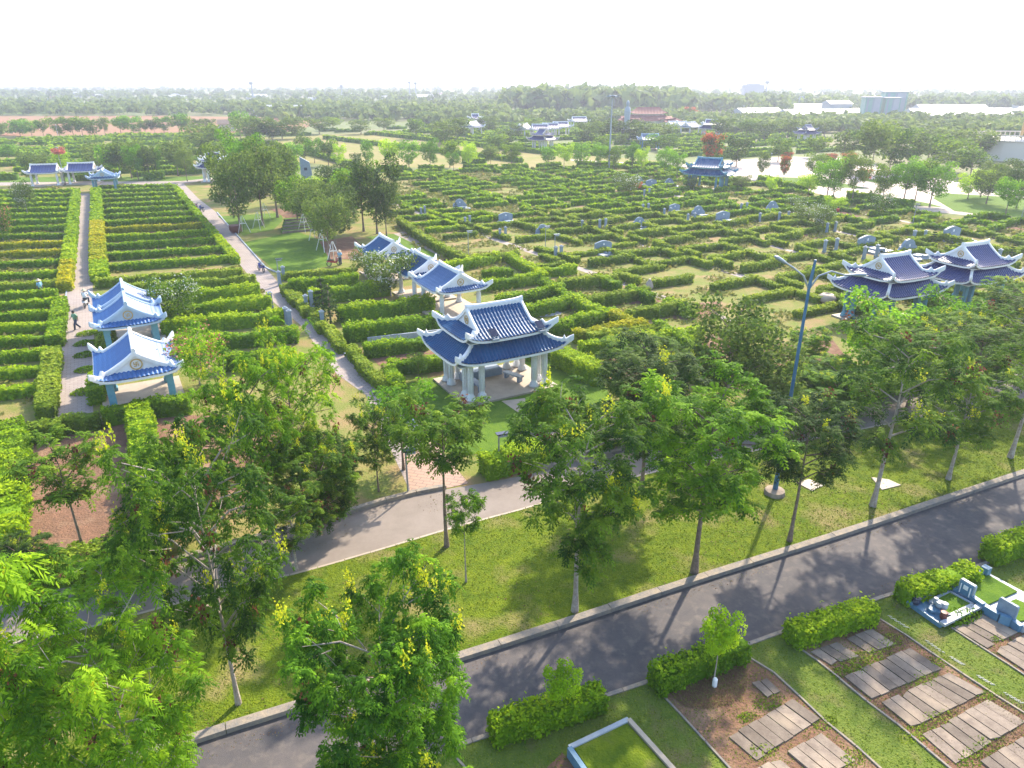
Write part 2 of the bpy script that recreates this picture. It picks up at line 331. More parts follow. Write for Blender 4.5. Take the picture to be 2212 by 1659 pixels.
R_ = 9000
mb = MB(); n_ = 40; X_ = [-9000 + 15000 * i / n_ for i in range(n_ + 1)]; Hh_ = [max(4, 78 * (1 - i / n_) ** 1.1 + 9 * math.sin(i * 1.3) + 5 * math.sin(i * 2.9)) for i in range(n_ + 1)]
mb.add([(x, 8300, -1) for x in X_] + [(x, 8650, h) for x, h in zip(X_, Hh_)] + [(x, 8950, -1) for x in X_], [(i, i + 1, n_ + 2 + i, n_ + 1 + i) for i in range(n_)] + [(n_ + 1 + i, n_ + 2 + i, 2 * n_ + 3 + i, 2 * n_ + 2 + i) for i in range(n_)])
o = mb.build('hills', 'ground'); o['kind'] = 'structure'
sheet('ground', [(-R_, -60), (R_, -60), (R_, R_), (-R_, R_)], 0.0, 'ground')
z = 0.004
# far fields
psheet('red_field', [(-700, 252), (350, 250), (560, 253), (700, 262), (640, 283), (420, 290), (-800, 303)], z, 'redfield')
psheet('green_field', [(180, 226), (480, 222), (560, 238), (300, 243), (150, 240)], z, 'field')
psheet('far_green_field', [(-300, 228), (60, 228), (110, 246), (-400, 247)], z, 'field')
psheet('far_cemetery_ground', [(-900, 303), (420, 292), (700, 300), (620, 380), (-1100, 395)], z, 'plot')
psheet('dry_terraces', [(560, 300), (760, 288), (980, 292), (1210, 330), (1480, 352), (1200, 362), (760, 362), (600, 345)], z * 2, 'dry')
psheet('dry_terrace_far', [(620, 330), (600, 300), (700, 300), (760, 330)], z * 3, 'dry')
# cemetery ground under the hedges
psheet('cemetery_ground', [(-1200, 400), (470, 390), (830, 372), (1440, 354), (1700, 402), (1960, 455), (2600, 520), (3300, 700), (3300, 820), (2400, 840),
       (1700, 880), (1390, 960), (1100, 1035), (700, 1130), (50, 1300), (-900, 1520), (-1500, 900)], z * 2, 'plot')
psheet('verge', [(-1200, 388), (470, 381), (470, 392), (-1200, 402)], z * 3, 'lawn_green')
# plaza and roads behind the hedge garden
psheet('plaza', [(1225, 344), (1330, 350), (1480, 352), (1600, 345), (1700, 338), (1830, 342), (1960, 372), (2100, 400), (2350, 420), (2350, 436), (2110, 424), (2010, 420), (2080, 458),
                 (2200, 476), (1960, 452), (1800, 425), (1640, 392), (1440, 362), (1300, 362)], z * 3, 'plaza')
psheet('service_road', [(-1200, 403), (378, 391), (392, 391), (460, 384), (460, 388), (392, 397), (374, 398), (-1200, 410)], z * 4, 'paver')
psheet('plaza_lawn', [(2015, 428), (2035, 417), (2330, 434), (2330, 480), (2212, 470), (2062, 456)], z * 5, 'lawn_green')
psheet('plaza_bed', [(1655, 382), (1740, 384), (1800, 392), (1880, 408), (1790, 404), (1700, 398)], z * 5, 'lawn_green')
psheet('plaza_bed', [(1880, 428), (1960, 430), (2010, 440), (2040, 448), (1950, 442)], z * 5, 'lawn_green')
psheet('plaza_bed', [(1850, 388), (1930, 386), (1960, 392), (1900, 396)], z * 5, 'lawn_green')
# earth plots
for q in ([(0, 930), (330, 905), (330, 1120), (180, 1220), (-60, 1240), (0, 1150)], [(330, 905), (440, 895), (620, 900), (560, 1110), (340, 1120)],
          [(800, 772), (960, 752), (985, 762), (880, 800), (830, 800)], [(1430, 735), (1560, 720), (1640, 770), (1500, 790)], [(1640, 745), (1800, 735), (1850, 800), (1700, 820)],
          [(1270, 780), (1430, 770), (1480, 830), (1350, 850)], [(1690, 500), (1760, 497), (1740, 512), (1690, 512)], [(1790, 450), (1880, 458), (1850, 470), (1780, 465)],
          [(2090, 475), (2250, 488), (2250, 500), (2120, 490)], [(1710, 396), (1760, 398), (1760, 408), (1690, 406)], [(1450, 660), (1560, 650), (1540, 690), (1440, 690)],
          [(1240, 700), (1380, 690), (1330, 725), (1230, 730)], [(1300, 640), (1400, 634), (1430, 652), (1310, 662)], [(265, 478), (380, 472), (430, 500), (300, 512)]):
    psheet('earth_plot', q, z * 4, 'soil')
# paved paths
psheet('paved_path', [(99, 904), (120, 795), (148, 615), (170, 418), (196, 418), (198, 555), (203, 700), (201, 893)], z * 5, 'paver')
psheet('paved_path', [(374, 391), (425, 455), (567, 632), (652, 705), (728, 808), (790, 853), (890, 1071), (1004, 1046), (945, 962), (829, 845), (751, 770), (694, 706), (648, 663), (590, 597), (575, 580), (487, 480), (468, 459), (430, 430), (391, 391)], z * 5, 'paver')
psheet('paved_path', [(850, 505), (950, 553), (988, 550), (873, 500)], z * 5, 'paver')
psheet('path_lawn', [(790, 512), (850, 505), (950, 553), (905, 558)], z * 5, 'lawn_green')
psheet('entrance_paving', [(888, 1071), (870, 980), (935, 950), (1012, 1044)], z * 7, 'redpaver')
# temple garden
psheet('garden_lawn', [(470, 467), (606, 460), (612, 475), (590, 497), (525, 508)], z * 6, 'lawn_green')
psheet('garden_lawn', [(525, 524), (640, 500), (700, 520), (735, 545), (712, 575), (612, 592), (592, 583)], z * 6, 'lawn_green')
psheet('garden_terrace', [(584, 452), (640, 448), (680, 470), (650, 500), (606, 494), (620, 472)], z * 7, 'soil')
psheet('garden_terrace', [(690, 522), (760, 510), (800, 545), (765, 560), (712, 560)], z * 7, 'soil')
# pavilion garden
psheet('pavilion_lawn', [(845, 835), (935, 815), (1125, 785), (1150, 770), (1290, 800), (1340, 900), (1215, 955), (1090, 985), (940, 975), (900, 880)], z * 5, 'lawn_green')
psheet('pavilion_walk', [(1083, 866), (1133, 860), (1210, 900), (1330, 985), (1270, 1003), (1198, 945)], z * 7, 'pale')
# roads
NR = catmull([(1010, 1015)] and [G(-260, 1470), G(60, 1385 - 0), G(170, 1365), G(400, 1302), G(690, 1228), G(1000, 1137), G(1120, 1105), G(1360, 1035), G(1700, 962), G(2134, 878), G(2500, 830)], 6)
FR = catmull([G(-300, 1398), G(60, 1310), G(190, 1268), G(350, 1226), G(640, 1145), G(700, 1130), G(890, 1072), G(1130, 1028), G(1390, 962), G(1760, 885), G(2134, 824), G(2500, 775)], 6)
def stripsheet(name, A, B, z, m, n=60):
    A, B = resample(A, n), resample(B, n); me = bpy.data.meshes.new(name)
    me.from_pydata([(p.x, p.y, z) for p in A] + [(p.x, p.y, z) for p in B], [], [(i, i + 1, n + i + 1, n + i) for i in range(n - 1)]); me.update()
    if me.polygons[0].normal.z < 0: me.flip_normals()
    o = link(name, me, m); o['kind'] = 'structure'; return o
stripsheet('middle_road', NR, FR, z * 6, 'old_asphalt')
LF = catmull([G(120, 1712), G(375, 1625), G(620, 1545), G(975, 1437), G(1250, 1348), G(1500, 1264), G(1850, 1152), G(2212, 1030), G(2600, 905)], 6)
LN = catmull([G(300, 1830), G(620, 1730), G(985, 1612), G(1415, 1467), G(1630, 1387), G(1700, 1362), G(1900, 1292), G(2212, 1190), G(2700, 1030)], 6)
stripsheet('lower_road', LF, LN, z * 6, 'asphalt')
stripsheet('lawn_strip', [p + Vector((0, 0, 0)) for p in NR], LF, 0.13, 'lawn', 80)
kerb('kerb_lower_far', LF, 0.34, -0.02, 0.22, side=1, stones=2.4)
kerb('kerb_lower_near', LN, 0.16, -0.02, 0.145, side=-1, stones=1.4)
kerb('kerb_middle_near', NR, 0.12, -0.02, 0.14, 'pale', side=-1, stones=1.2)
kerb('kerb_middle_far', [p for p in FR if p.x < 6 * -.25 - 1.5], 0.28, -0.02, 0.22, side=1, stones=1.6)
kerb('kerb_middle_far', [p for p in FR if p.x > 1.2], 0.28, -0.02, 0.20, side=1, stones=1.6)
PL = [G(*q) for q in [(99, 904), (120, 795), (148, 615), (170, 418)]]
kerb('kerb_left_path', PL, 0.12, -0.02, 0.10, 'palestone', side=1, stones=1.5)
kerb('kerb_diagonal_path', [G(*q) for q in [(470, 459), (488, 480), (577, 580), (597, 588)]], 0.16, -0.02, 0.12, 'palestone', side=-1, stones=1.5)
kerb('kerb_diagonal_path', [G(*q) for q in [(648, 663), (694, 706), (751, 770), (829, 845), (900, 915)]], 0.12, -0.02, 0.12, 'palestone', side=-1, stones=1.5)
kerb('kerb_garden_path', [G(*q) for q in [(873, 499), (988, 549)]], 0.15, -0.02, 0.12, 'palestone', side=1, stones=1.5)
# near cemetery beds (bottom right)
NEAR = [(p.x, p.y) for p in LN]
NEAR2 = NEAR + [(28, -5), (-12, -5)]
sheet('near_lawn', NEAR2, 0.10, 'lawn_worn')
E_AL = [(1412, 1479), (1457, 1527), (1498, 1571), (1539, 1617), (1577, 1658), (1660, 1750)]
E_AR = [(1607, 1416), (1655, 1441), (1714, 1495), (1788, 1566), (1852, 1617), (1898, 1659), (1990, 1745)]
E_BL = [(1707, 1385), (1746, 1411), (1807, 1459), (1865, 1508), (1930, 1556), (1988, 1605), (2053, 1659), (2150, 1740)]
E_BR = [(1891, 1333), (1949, 1369), (2037, 1430), (2124, 1488), (2212, 1542), (2400, 1665)]
E_CL = [(2056, 1356), (2130, 1404), (2212, 1456), (2400, 1585)]
g1 = lambda L, zz=0.10: [G(x, y, zz) for x, y in L]
psheet('earth_bed', E_AL + E_AR[::-1], 0.104, 'soil')
psheet('earth_bed', E_BL + E_BR[::-1], 0.104, 'soil')
psheet('earth_bed', E_CL + [(2600, 1600), (2500, 1380), (2212, 1320), (2150, 1305)], 0.104, 'soil')
psheet('earth_bed', [(1180, 1659), (1215, 1625), (1260, 1680), (1200, 1720)], 0.104, 'soil')
for L, s in ((E_AL, -1), (E_AR, 1), (E_BL, -1), (E_BR, 1), (E_CL, -1)): kerb('bed_edging', g1(L), 0.07, 0.05, 0.15, 'kerb', side=s, stones=1.1)
kerb('bed_edging', g1([(985, 1640), (1020, 1680), (1080, 1740)]), 0.07, 0.05, 0.13, 'kerb', stones=1.1)

# ------------------------------------------------------------------ concrete grave slabs
def slabs(quad, n, lab, gone=()):
    a, b, c, d = [G(x, y, 0.12) for x, y in quad]     # a far-left, b near-left, c near-right, d far-right
    a, b, c, d = a + (a - b) * .07, b + (b - a) * .07, c + (c - d) * .07 + (c - b) * .02, d + (d - c) * .07 + (d - a) * .02
    for i in range(n):
        if i in gone: continue
        t0, t1 = (i + 0.04) / n, (i + 0.96) / n
        p = [a.lerp(d, t0), b.lerp(c, t0), b.lerp(c, t1), a.lerp(d, t1)]; sh_ = (b - a).normalized() * random.uniform(-.02, .02); p = [q + sh_ for q in p]
        if random.random() < .22: k_ = random.randrange(4); p[k_] = p[k_].lerp(sum(p, Vector()) / 4, random.uniform(.06, .2))
        ce = sum(p, Vector()) / 4; mb = MB(); mb.slab([((q.x - ce.x), (q.y - ce.y)) for q in p], 0, 0.055 + random.uniform(-.02, .012))
        o = mb.build('grave_slab', 'concrete', None, (ce.x, ce.y, 0.106))
        tag(o, 'weathered concrete slab, %s from the left in %s' % (ORD(i + 1), lab), 'slab', 'concrete slabs in the earth beds')
slabs([Z(450, 890), Z(570, 965), Z(1000, 830), Z(860, 740)], 7, 'the first row of the middle bed', (3,))
slabs([Z(680, 1060), Z(840, 1190), Z(1300, 990), Z(1115, 868)], 8, 'the second row of the middle bed')
slabs([Z(930, 1235), Z(1110, 1385), Z(1590, 1150), Z(1375, 1035)], 8, 'the third row of the middle bed')
slabs([Z(1205, 1450), Z(1400, 1620), Z(1860, 1345), Z(1640, 1215)], 8, 'the fourth row of the middle bed')
slabs([Z(1590, 1625), Z(1790, 1790), Z(2250, 1530), Z(2030, 1380)], 8, 'the fifth row of the middle bed')
slabs([Z(60, 1100), Z(150, 1185), Z(240, 1145), Z(160, 1070)], 2, 'the first row of the left bed')
slabs([Z(-160, 1500), Z(0, 1640), Z(490, 1330), Z(330, 1215)], 8, 'the second row of the left bed', (0,))
slabs([Z(60, 1700), Z(230, 1850), Z(720, 1600), Z(520, 1440)], 8, 'the third row of the left bed', (3,))
slabs([Z(1415, 730), Z(1610, 850), Z(1810, 745), Z(1600, 640)], 4, 'the first row of the right bed')
slabs([Z(1680, 885), Z(1870, 1005), Z(2120, 880), Z(1900, 770)], 5, 'the second row of the right bed')

# ------------------------------------------------------------------ hedges
HC = {}
def hedge_mesh(L, wd, h, s, seed, shoots):
    key = (round(L * 2) / 2, wd, h, s, seed % 3, shoots)
    if key in HC: return HC[key]
    L = max(key[0], 0.8); rng = np.random.default_rng(abs(hash(key)) % 99999)
    area = L * (2 * h + wd) + 2 * wd * h; n = int(area * 1.5 / (2 * s * s * 0.65))
    r = rng.random(n) * area; P = np.zeros((n, 3)); N = np.zeros((n, 3))
    A1 = L * wd; A2 = A1 + L * h * 2
    top = r < A1; sd = (r >= A1) & (r < A2); en = r >= A2
    P[:, 0] = (rng.random(n) - .5) * L; P[:, 1] = (rng.random(n) - .5) * wd; P[:, 2] = h; N[top, 2] = 1
    sg = np.where(rng.random(n) < .5, -1, 1)
    P[sd, 1] = sg[sd] * wd / 2; P[sd, 2] = rng.random(sd.sum()) ** 0.8 * h; N[sd, 1] = sg[sd]
    P[en, 0] = sg[en] * L / 2; P[en, 2] = rng.random(en.sum()) * h; N[en, 0] = sg[en]
    ph = rng.random(6) * 6.28
    lump = 0.5 * np.sin(P[:, 0] * 1.9 + ph[0]) + 0.5 * np.sin(P[:, 0] * 4.3 + ph[1] + P[:, 2] * 2) + 0.4 * np.sin(P[:, 0] * 9.1 + ph[2])
    off = lump * 0.09 * h + rng.normal(0, 0.05, n) * (0.4 + h * .5)
    P += N * off[:, None]
    gapc = rng.uniform(-L / 2, L / 2, 2); low_ = np.exp(-((P[:, 0] - gapc[0]) / .7) ** 2) * .16 + np.exp(-((P[:, 0] - gapc[1]) / 1.2) ** 2) * .10; P[:, 2] *= 1 - low_
    if shoots:
        k = (rng.random(n) < 0.10) & top; P[k, 2] += rng.random(k.sum()) ** 1.5 * shoots
    Nn = N.copy(); Nn[:, 2] += 0.25
    V = leaves(P, Nn, s * rng.uniform(.7, 1.3, n), rng, 0.65, 0.55)
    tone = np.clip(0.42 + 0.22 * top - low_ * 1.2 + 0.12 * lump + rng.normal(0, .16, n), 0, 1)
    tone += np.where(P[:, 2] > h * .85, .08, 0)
    x, y, zt = L / 2 - .06, wd / 2 - .06, h * .8
    ev = [(-x, -y, 0), (x, -y, 0), (x, y, 0), (-x, y, 0), (-x, -y, zt), (x, -y, zt), (x, y, zt), (-x, y, zt)]
    ef = [(4, 5, 6, 7), (0, 1, 5, 4), (1, 2, 6, 5), (2, 3, 7, 6), (3, 0, 4, 7)]
    V[:, :, 2] = np.maximum(V[:, :, 2], 0.0)
    HC[key] = quadmesh('hedge', V, tone, (ev, ef)); return HC[key]
HS = []        # hedge specs: a, b, width, height, leaf kind, label, group, shoots
def hedge(a, b, wd, h, m, label, group, shoots=0.0): HS.append((Vector((a[0], a[1], 0)), Vector((b[0], b[1], 0)), wd, h, m, label, group, shoots))
def rows(L0, R0, L1, R1, n, hz, wd, m, lab, grp, shoots=0.12, mats=None, skip=(), first=1, jit=0.0):
    """hedge rows between two surveyed rows (top edges at height hz), counted from the far one"""
    a0, b0, a1, b1 = G(*L0, hz), G(*R0, hz), G(*L1, hz), G(*R1, hz)
    for i in range(n):
        if i in skip: continue
        t = i / (n - 1); a, b = a0.lerp(a1, t), b0.lerp(b1, t)
        if jit: b = b + (b - a) * random.uniform(-jit, jit)
        hedge(a, b, wd, hz, (mats or {}).get(i, m), lab % ORD(i + first), grp, shoots)
# block A (left of the long path)
rows((-40, 412), (164, 408), (-60, 592), (131, 583), 13, .85, 0.65, 'hedge', 'clipped green hedge row, %s from the far end left of the long paved path', 'hedge rows left of the long paved path', mats={9: 'hedge_yellow', 10: 'hedge_yellow'})
rows((-60, 615), (122, 606), (-60, 842), (94, 826), 9, .88, 0.75, 'hedge', 'clipped green hedge row, %s from the far end left of the long paved path', 'hedge rows left of the long paved path', first=14, mats={0: 'hedge_olive'})
def along(px, hz, wd, m, labs, grp, shoots=0.12):
    P = [G(x, y, hz) for x, y in px]
    for i, (a, b) in enumerate(zip(P, P[1:])): hedge(a, b, wd, hz, m if isinstance(m, str) else m[i], labs % ORD(i + 1), grp, shoots)
along([(164, 408), (160, 440), (156, 480), (150, 520), (144, 560), (137, 610)], 1.05, 1.2, ['hedge', 'hedge', 'hedge', 'hedge', 'hedge_yellow'], 'bushy hedge stretch beside the left kerb of the long path, %s from the far end', 'hedge along the long paved path')
along([(128, 640), (122, 680), (115, 725)], 1.05, 1.1, 'hedge', 'low hedge stretch at the left kerb near the walker, %s from far', 'hedge along the long paved path')
along([(112, 745), (105, 790), (97, 850), (93, 872)], 1.05, 1.1, 'hedge_olive', 'hedge stretch at the near left kerb of the long path, %s from far', 'hedge along the long paved path')
# block B
rows((216, 402), (374, 397), (222, 571), (508, 551), 13, .88, 0.65, 'hedge', 'clipped green hedge row, %s from the far end between the two paved paths', 'hedge rows between the two paved paths', mats={6: 'hedge_yellow', 7: 'hedge_yellow', 8: 'hedge_yellow'})
along([(207, 405), (208, 440), (208, 475), (209, 520), (211, 560), (213, 590)], 1.1, 1.6, ['hedge', 'hedge', 'hedge_yellow', 'hedge_yellow', 'hedge'], 'broad bushy hedge stretch right of the long path, %s from the far end', 'hedge along the long paved path')
along([(376, 398), (400, 428), (432, 465), (462, 500), (508, 553)], 1.0, 0.9, 'hedge', 'hedge stretch on the left kerb of the diagonal path, %s from the far end', 'hedge along the diagonal path')
rows((206, 602), (520, 580), (262, 615), (548, 594), 2, 1.0, 0.8, 'hedge_olive', 'trimmed olive hedge row behind the grey roofed pavilion, %s from far', 'hedge rows right of the left pavilions')
rows((345, 634), (562, 612), (345, 692), (612, 668), 3, 1.3, 1.0, 'hedge', 'thick green hedge row right of the left pavilions, %s from far', 'hedge rows right of the left pavilions', 0.3)
rows((372, 730), (640, 706), (470, 765), (640, 752), 2, 1.3, 1.0, 'hedge', 'thick green hedge row beside the pink frangipani, %s from far', 'hedge rows right of the left pavilions', 0.3)
# near left
along([(8, 905), (5, 985), (-2, 1060), (-14, 1150)], 1.5, 1.9, 'hedge', 'tall bright hedge at the left border beside the earth plot, %s from far', 'near left hedges')
hedge(G(48, 912, 1.3), G(125, 905, 1.3), 1.1, 1.3, 'hedge_olive', 'dark hedge across the left half of the near path end', 'near left hedges', .2)
hedge(G(125, 900, 1.2), G(215, 885, 1.2), 0.8, 1.2, 'hedge_olive', 'thin dark hedge across the right half of the near path end', 'near left hedges', .2)
hedge(G(215, 880, 1.3), G(300, 862, 1.3), 0.9, 1.3, 'hedge', 'dark hedge in front of the white gabled pavilion, left of its middle', 'near left hedges', .2)
hedge(G(300, 862, 1.3), G(400, 852, 1.3), 0.9, 1.3, 'hedge', 'dark hedge in front of the white gabled pavilion, right of its middle', 'near left hedges', .2)
along([(296, 872), (305, 930), (312, 1000), (330, 1080)], 1.4, 1.3, 'hedge', 'bright hedge running between the two earth plots, %s from far', 'near left hedges', .25)
hedge(G(203, 840, 1.2), G(208, 800, 1.2), 1.0, 1.2, 'hedge', 'short hedge beside the left columns of the white gabled pavilion', 'near left hedges', .1)
hedge(G(222, 735, 1.2), G(230, 705, 1.2), 1.0, 1.2, 'hedge_olive', 'short hedge beside the columns of the pale blue pavilion', 'near left hedges', .1)
# block C
CL = [((625, 604), (770, 590)), ((668, 625), (838, 606)), ((727, 662), (935, 636)), ((738, 704), (952, 674)), ((785, 744), (918, 726)), ((836, 780), (968, 766))]
for i, (a, b) in enumerate(CL):
    hz = 1.5 if i < 4 else 1.1
    hedge(G(*a, hz), G(*b, hz), 1.0, hz, 'hedge', 'tall green hedge row between diagonal path and blue pavilions, %s from far' % ORD(i + 1), 'hedge rows beside the white gabled pavilions', 0.3)
hedge(G(610, 590, .8), G(770, 577, .8), 0.8, 0.8, 'hedge_olive', 'low olive hedge below the garden lawn and its standing worker', 'hedge rows beside the white gabled pavilions', 0.05)
for i, (a, b) in enumerate([((612, 612), (638, 645)), ((640, 632), (662, 668)), ((674, 664), (697, 702)), ((708, 700), (738, 742)), ((757, 745), (800, 800)), ((805, 802), (880, 850))]):
    hedge(G(*a, .9), G(*b, .9), 0.8, 0.9, 'hedge_olive', 'low hedge on the right kerb of the diagonal path, %s from far' % ORD(i + 1), 'hedge along the diagonal path', 0.08)
hedge(G(838, 785, 1.2), G(870, 842, 1.2), .9, 1.2, 'hedge', 'hedge on the left side of the pavilion lawn', 'hedges round the pavilion lawn', .2)
hedge(G(1045, 985, 1.3), G(1192, 945, 1.3), 1.3, 1.3, 'hedge', 'bushy hedge between the pavilion lawn and the middle road', 'hedges round the pavilion lawn', .3)
hedge(G(1208, 748, 1.4), G(1300, 792, 1.4), 1.5, 1.4, 'hedge', 'bright bushy hedge on the right side of the pavilion lawn', 'hedges round the pavilion lawn', .35)
hedge(G(1135, 745, 1.2), G(1206, 740, 1.2), 0.9, 1.2, 'hedge', 'hedge behind the right end of the large double roofed pavilion', 'hedges round the pavilion lawn', .2)
# between trio of pavilions and first maze path
for i, (a, b) in enumerate([((955, 570), (1075, 545)), ((1040, 583), (1110, 577)), ((1045, 605), (1170, 588)), ((1075, 640), (1215, 612)), ((1110, 668), (1262, 632)), ((1140, 700), (1235, 690)), ((1205, 690), (1330, 665))]):
    hedge(G(*a, 1.2), G(*b, 1.2), 0.9, 1.2, 'hedge', 'leafy hedge row right of the white gabled pavilions, %s from far' % ORD(i + 1), 'hedge rows behind the large pavilion', .25)
for i, (a, b) in enumerate([((1100, 545), (1175, 588)), ((1175, 600), (1235, 640)), ((1240, 640), (1320, 672)), ((1325, 672), (1395, 700))]):
    hedge(G(*a, 1.2), G(*b, 1.2), 0.9, 1.2, 'hedge' if i < 3 else 'hedge_yellow', 'leafy slanting hedge behind the large pavilion, %s stretch from far' % ORD(i + 1), 'hedge rows behind the large pavilion', .25)
hedge(G(1240, 712, 1.2), G(1395, 690, 1.2), 0.9, 1.2, 'hedge_yellow', 'yellowish hedge meeting the long hedge corner behind the earth plot', 'hedge rows behind the large pavilion', .2)
hedge(G(1255, 738, 1.2), G(1400, 718, 1.2), 0.9, 1.2, 'hedge', 'green hedge on the near side of the earth plot right of the pavilion', 'hedge rows behind the large pavilion', .2)
hedge(G(1400, 718, 1.2), G(1520, 705, 1.2), 0.9, 1.2, 'hedge', 'green hedge on the near side of the right earth plot by the trees', 'hedge rows behind the large pavilion', .2)
hedge(G(1420, 690, 1.2), G(1520, 750, 1.2), 0.9, 1.2, 'hedge', 'green hedge slanting down to the dark tree by the earth plot', 'hedge rows behind the large pavilion', .2)
# long hedge beside the grey garden walk
along([(862, 470), (905, 500), (955, 530), (1008, 552)], 1.1, 0.9, 'hedge_olive', 'long trimmed hedge beside the walk behind the gabled pavilions, %s stretch from far', 'hedge beside the garden walk', .05)
hedge(G(1008, 554, 1.1), G(1120, 540, 1.1), 0.9, 1.1, 'hedge_olive', 'trimmed hedge rounding the near end of the garden walk', 'hedge beside the garden walk', .05)
# maze of plots
PATHS = [(44.6, 47.0), (61.4, 60.0), (78.0, 74.5), (94.5, 90.0), (111.0, 105.5), (127, 121)]      # u at v=105, u at v=50
def pu(k, v): a, b = PATHS[k]; return b + (a - b) * (v - 50) / 55.0
for i, (a, b, hz_) in enumerate([((1178, 578), (1243, 570), 1.1), ((1211, 602), (1330, 592), 1.2), ((1290, 592), (1337, 606), 1.2), ((1268, 642), (1400, 618), 1.2), ((1356, 614), (1411, 632), 1.2), ((1360, 668), (1480, 648), 1.2), ((1438, 642), (1501, 662), 1.2), ((1270, 720), (1430, 700), 1.1)]):
    hedge(G(*a, hz_), G(*b, hz_), .85, hz_, 'hedge_olive' if i % 2 else 'hedge', 'clipped hedge between the slanting hedge and the first footpath, %s from far' % ORD(i + 1), 'hedge rows behind the large pavilion', .12)
for i, (a, b) in enumerate([((-40, 1222), (90, 1205)), ((90, 1205), (200, 1188)), ((200, 1188), (345, 1150))]):
    hedge(G(*a, 1.4), G(*b, 1.4), 1.6, 1.5, 'hedge_olive', 'dark brushy hedge above the middle road at the left, %s from left' % ORD(i + 1), 'near left hedges', .4)
for i, (a, b) in enumerate([((1430, 940), (1560, 905)), ((1570, 900), (1700, 868)), ((1710, 866), (1850, 830)), ((1860, 828), (1990, 800)), ((2010, 800), (2160, 780)), ((1500, 800), (1620, 770)), ((1700, 800), (1830, 780)), ((1900, 770), (2050, 745)), ((2060, 735), (2212, 700))]):
    hedge(G(*a, 1.1), G(*b, 1.1), 1.5, 1.2, 'hedge', 'brushy hedge among the right grove behind the middle road, %s in order' % ORD(i + 1), 'hedges in the right grove', .4)
for k in range(6):
    a, b = W(pu(k, 37 if k else 44), 37 if k else 44), W(pu(k, 158 - 14 * k), 158 - 14 * k); d = (b - a).normalized(); q = Vector((-d.y, d.x, 0)) * .55
    sheet('footpath', [a + q, b + q, b - q, a - q], z * 3.5, 'paver')
FAR = [(846, 374), (1100, 366), (1440, 356), (1640, 396), (1800, 430), (1960, 457), (2212, 484), (2700, 560), (2700, 800), (1900, 720), (1640, 745), (1500, 705), (1360, 700), (1130, 560), (840, 470)]
rr = random.Random(3)
for k in range(6):
    for side in (-1, 1):
        for j in range(26):
            v0 = 35.4 + j * 5.3 + (1.4 if side < 0 else 0); v1 = v0 + 5.3
            u = pu(k, v0); u1 = pu(k, v1)
            half = 7.6 if not (k == 0 and side < 0) else 6.6
            c = W(u + side * 4, v0 + 1); x, y = proj(c.x, c.y)
            if not inpoly(x, y, FAR): continue
            if k == 0 and v0 < (66 if side < 0 else 45): continue
            word = 'left' if side < 0 else 'right'
            h = .86 + rr.uniform(-.2, .15); m = 'hedge_olive' if (v0 < 95) else ('hedge_olive' if rr.random() < .5 else 'hedge')
            nm = 'maze, %s plot back %s of %s footpath' % (ORD(j + 1), word, ORD(k + 1))
            gp = 'clipped hedges of the maze of plots'
            if rr.random() < 0.80:
                hedge(W(u1 + side * .9, v1 - .1), W(u + side * .9, v0 + rr.uniform(1.5, 2.1)), 0.85, h, m, 'kerbside hedge in the ' + nm, gp, .04)
            if rr.random() < 0.88:
                hedge(W(u + side * (.9 + rr.uniform(0, .4)), v0), W(u + side * (half + rr.uniform(-1.2, .2)), v0 + rr.uniform(-.3, .3)), 0.8, h + rr.uniform(-.1, .1), m, 'dividing hedge in the ' + nm, gp, .06)
            if side > 0 and rr.random() < .62 and k < 5:
                hedge(W(u + half, v0), W(u1 + half, v1), 0.75, h - .05, m, 'rear hedge in the ' + nm, gp, .05)
# far hedge rows beyond 160 m
def fill(poly, sp, h, m, dv=None, gap=.25, seg=(5, 14), th=TH):
    us = [UV(G(*q)) for q in poly]; u0, u1 = min(a[0] for a in us), max(a[0] for a in us); v0, v1 = min(a[1] for a in us), max(a[1] for a in us)
    v = v0
    while v < v1:
        u = u0 + rr.uniform(0, 4)
        while u < u1:
            L = rr.uniform(*seg); a, b = W(u, v), W(u + L, v + rr.uniform(-.3, .3)); x, y = proj((a.x + b.x) / 2, (a.y + b.y) / 2)
            if rr.random() > gap and inpoly(x, y, poly): HS.append((a, b, 0.9, h, m, None, None, 0))
            if rr.random() < .25 and inpoly(x, y, poly): HS.append((b, b + (W(0, 1) - W(0, 0)) * sp * .8, 0.9, h, m, None, None, 0))
            u += L + rr.uniform(.6, 2.5)
        v += sp * rr.uniform(.85, 1.15)
fill([(-60, 302), (420, 290), (560, 310), (560, 350), (470, 380), (-60, 392)], 8.0, 1.1, 'hedge', gap=.3, seg=(8, 26))
fill([(900, 262), (1300, 255), (1500, 285), (1480, 340), (1240, 335), (960, 295)], 9.0, 1.2, 'hedge', gap=.25, seg=(8, 24))
fill([(1500, 285), (1760, 290), (1850, 330), (1700, 337), (1500, 345)], 8.0, 1.2, 'hedge', gap=.2, seg=(8, 20))
fill([(560, 290), (900, 275), (980, 290), (700, 300)], 11.0, 1.2, 'hedge_olive', gap=.4, seg=(8, 24))
for a, b in (((700, 300), (1130, 352)), ((800, 290), (1200, 336)), ((620, 320), (760, 360)), ((830, 290), (1230, 330))):
    A, B = G(*a), G(*b)
    for i in range(14): HS.append((A.lerp(B, i / 14), A.lerp(B, (i + .93) / 14), 1.2, 1.3, 'hedge', None, None, 0))
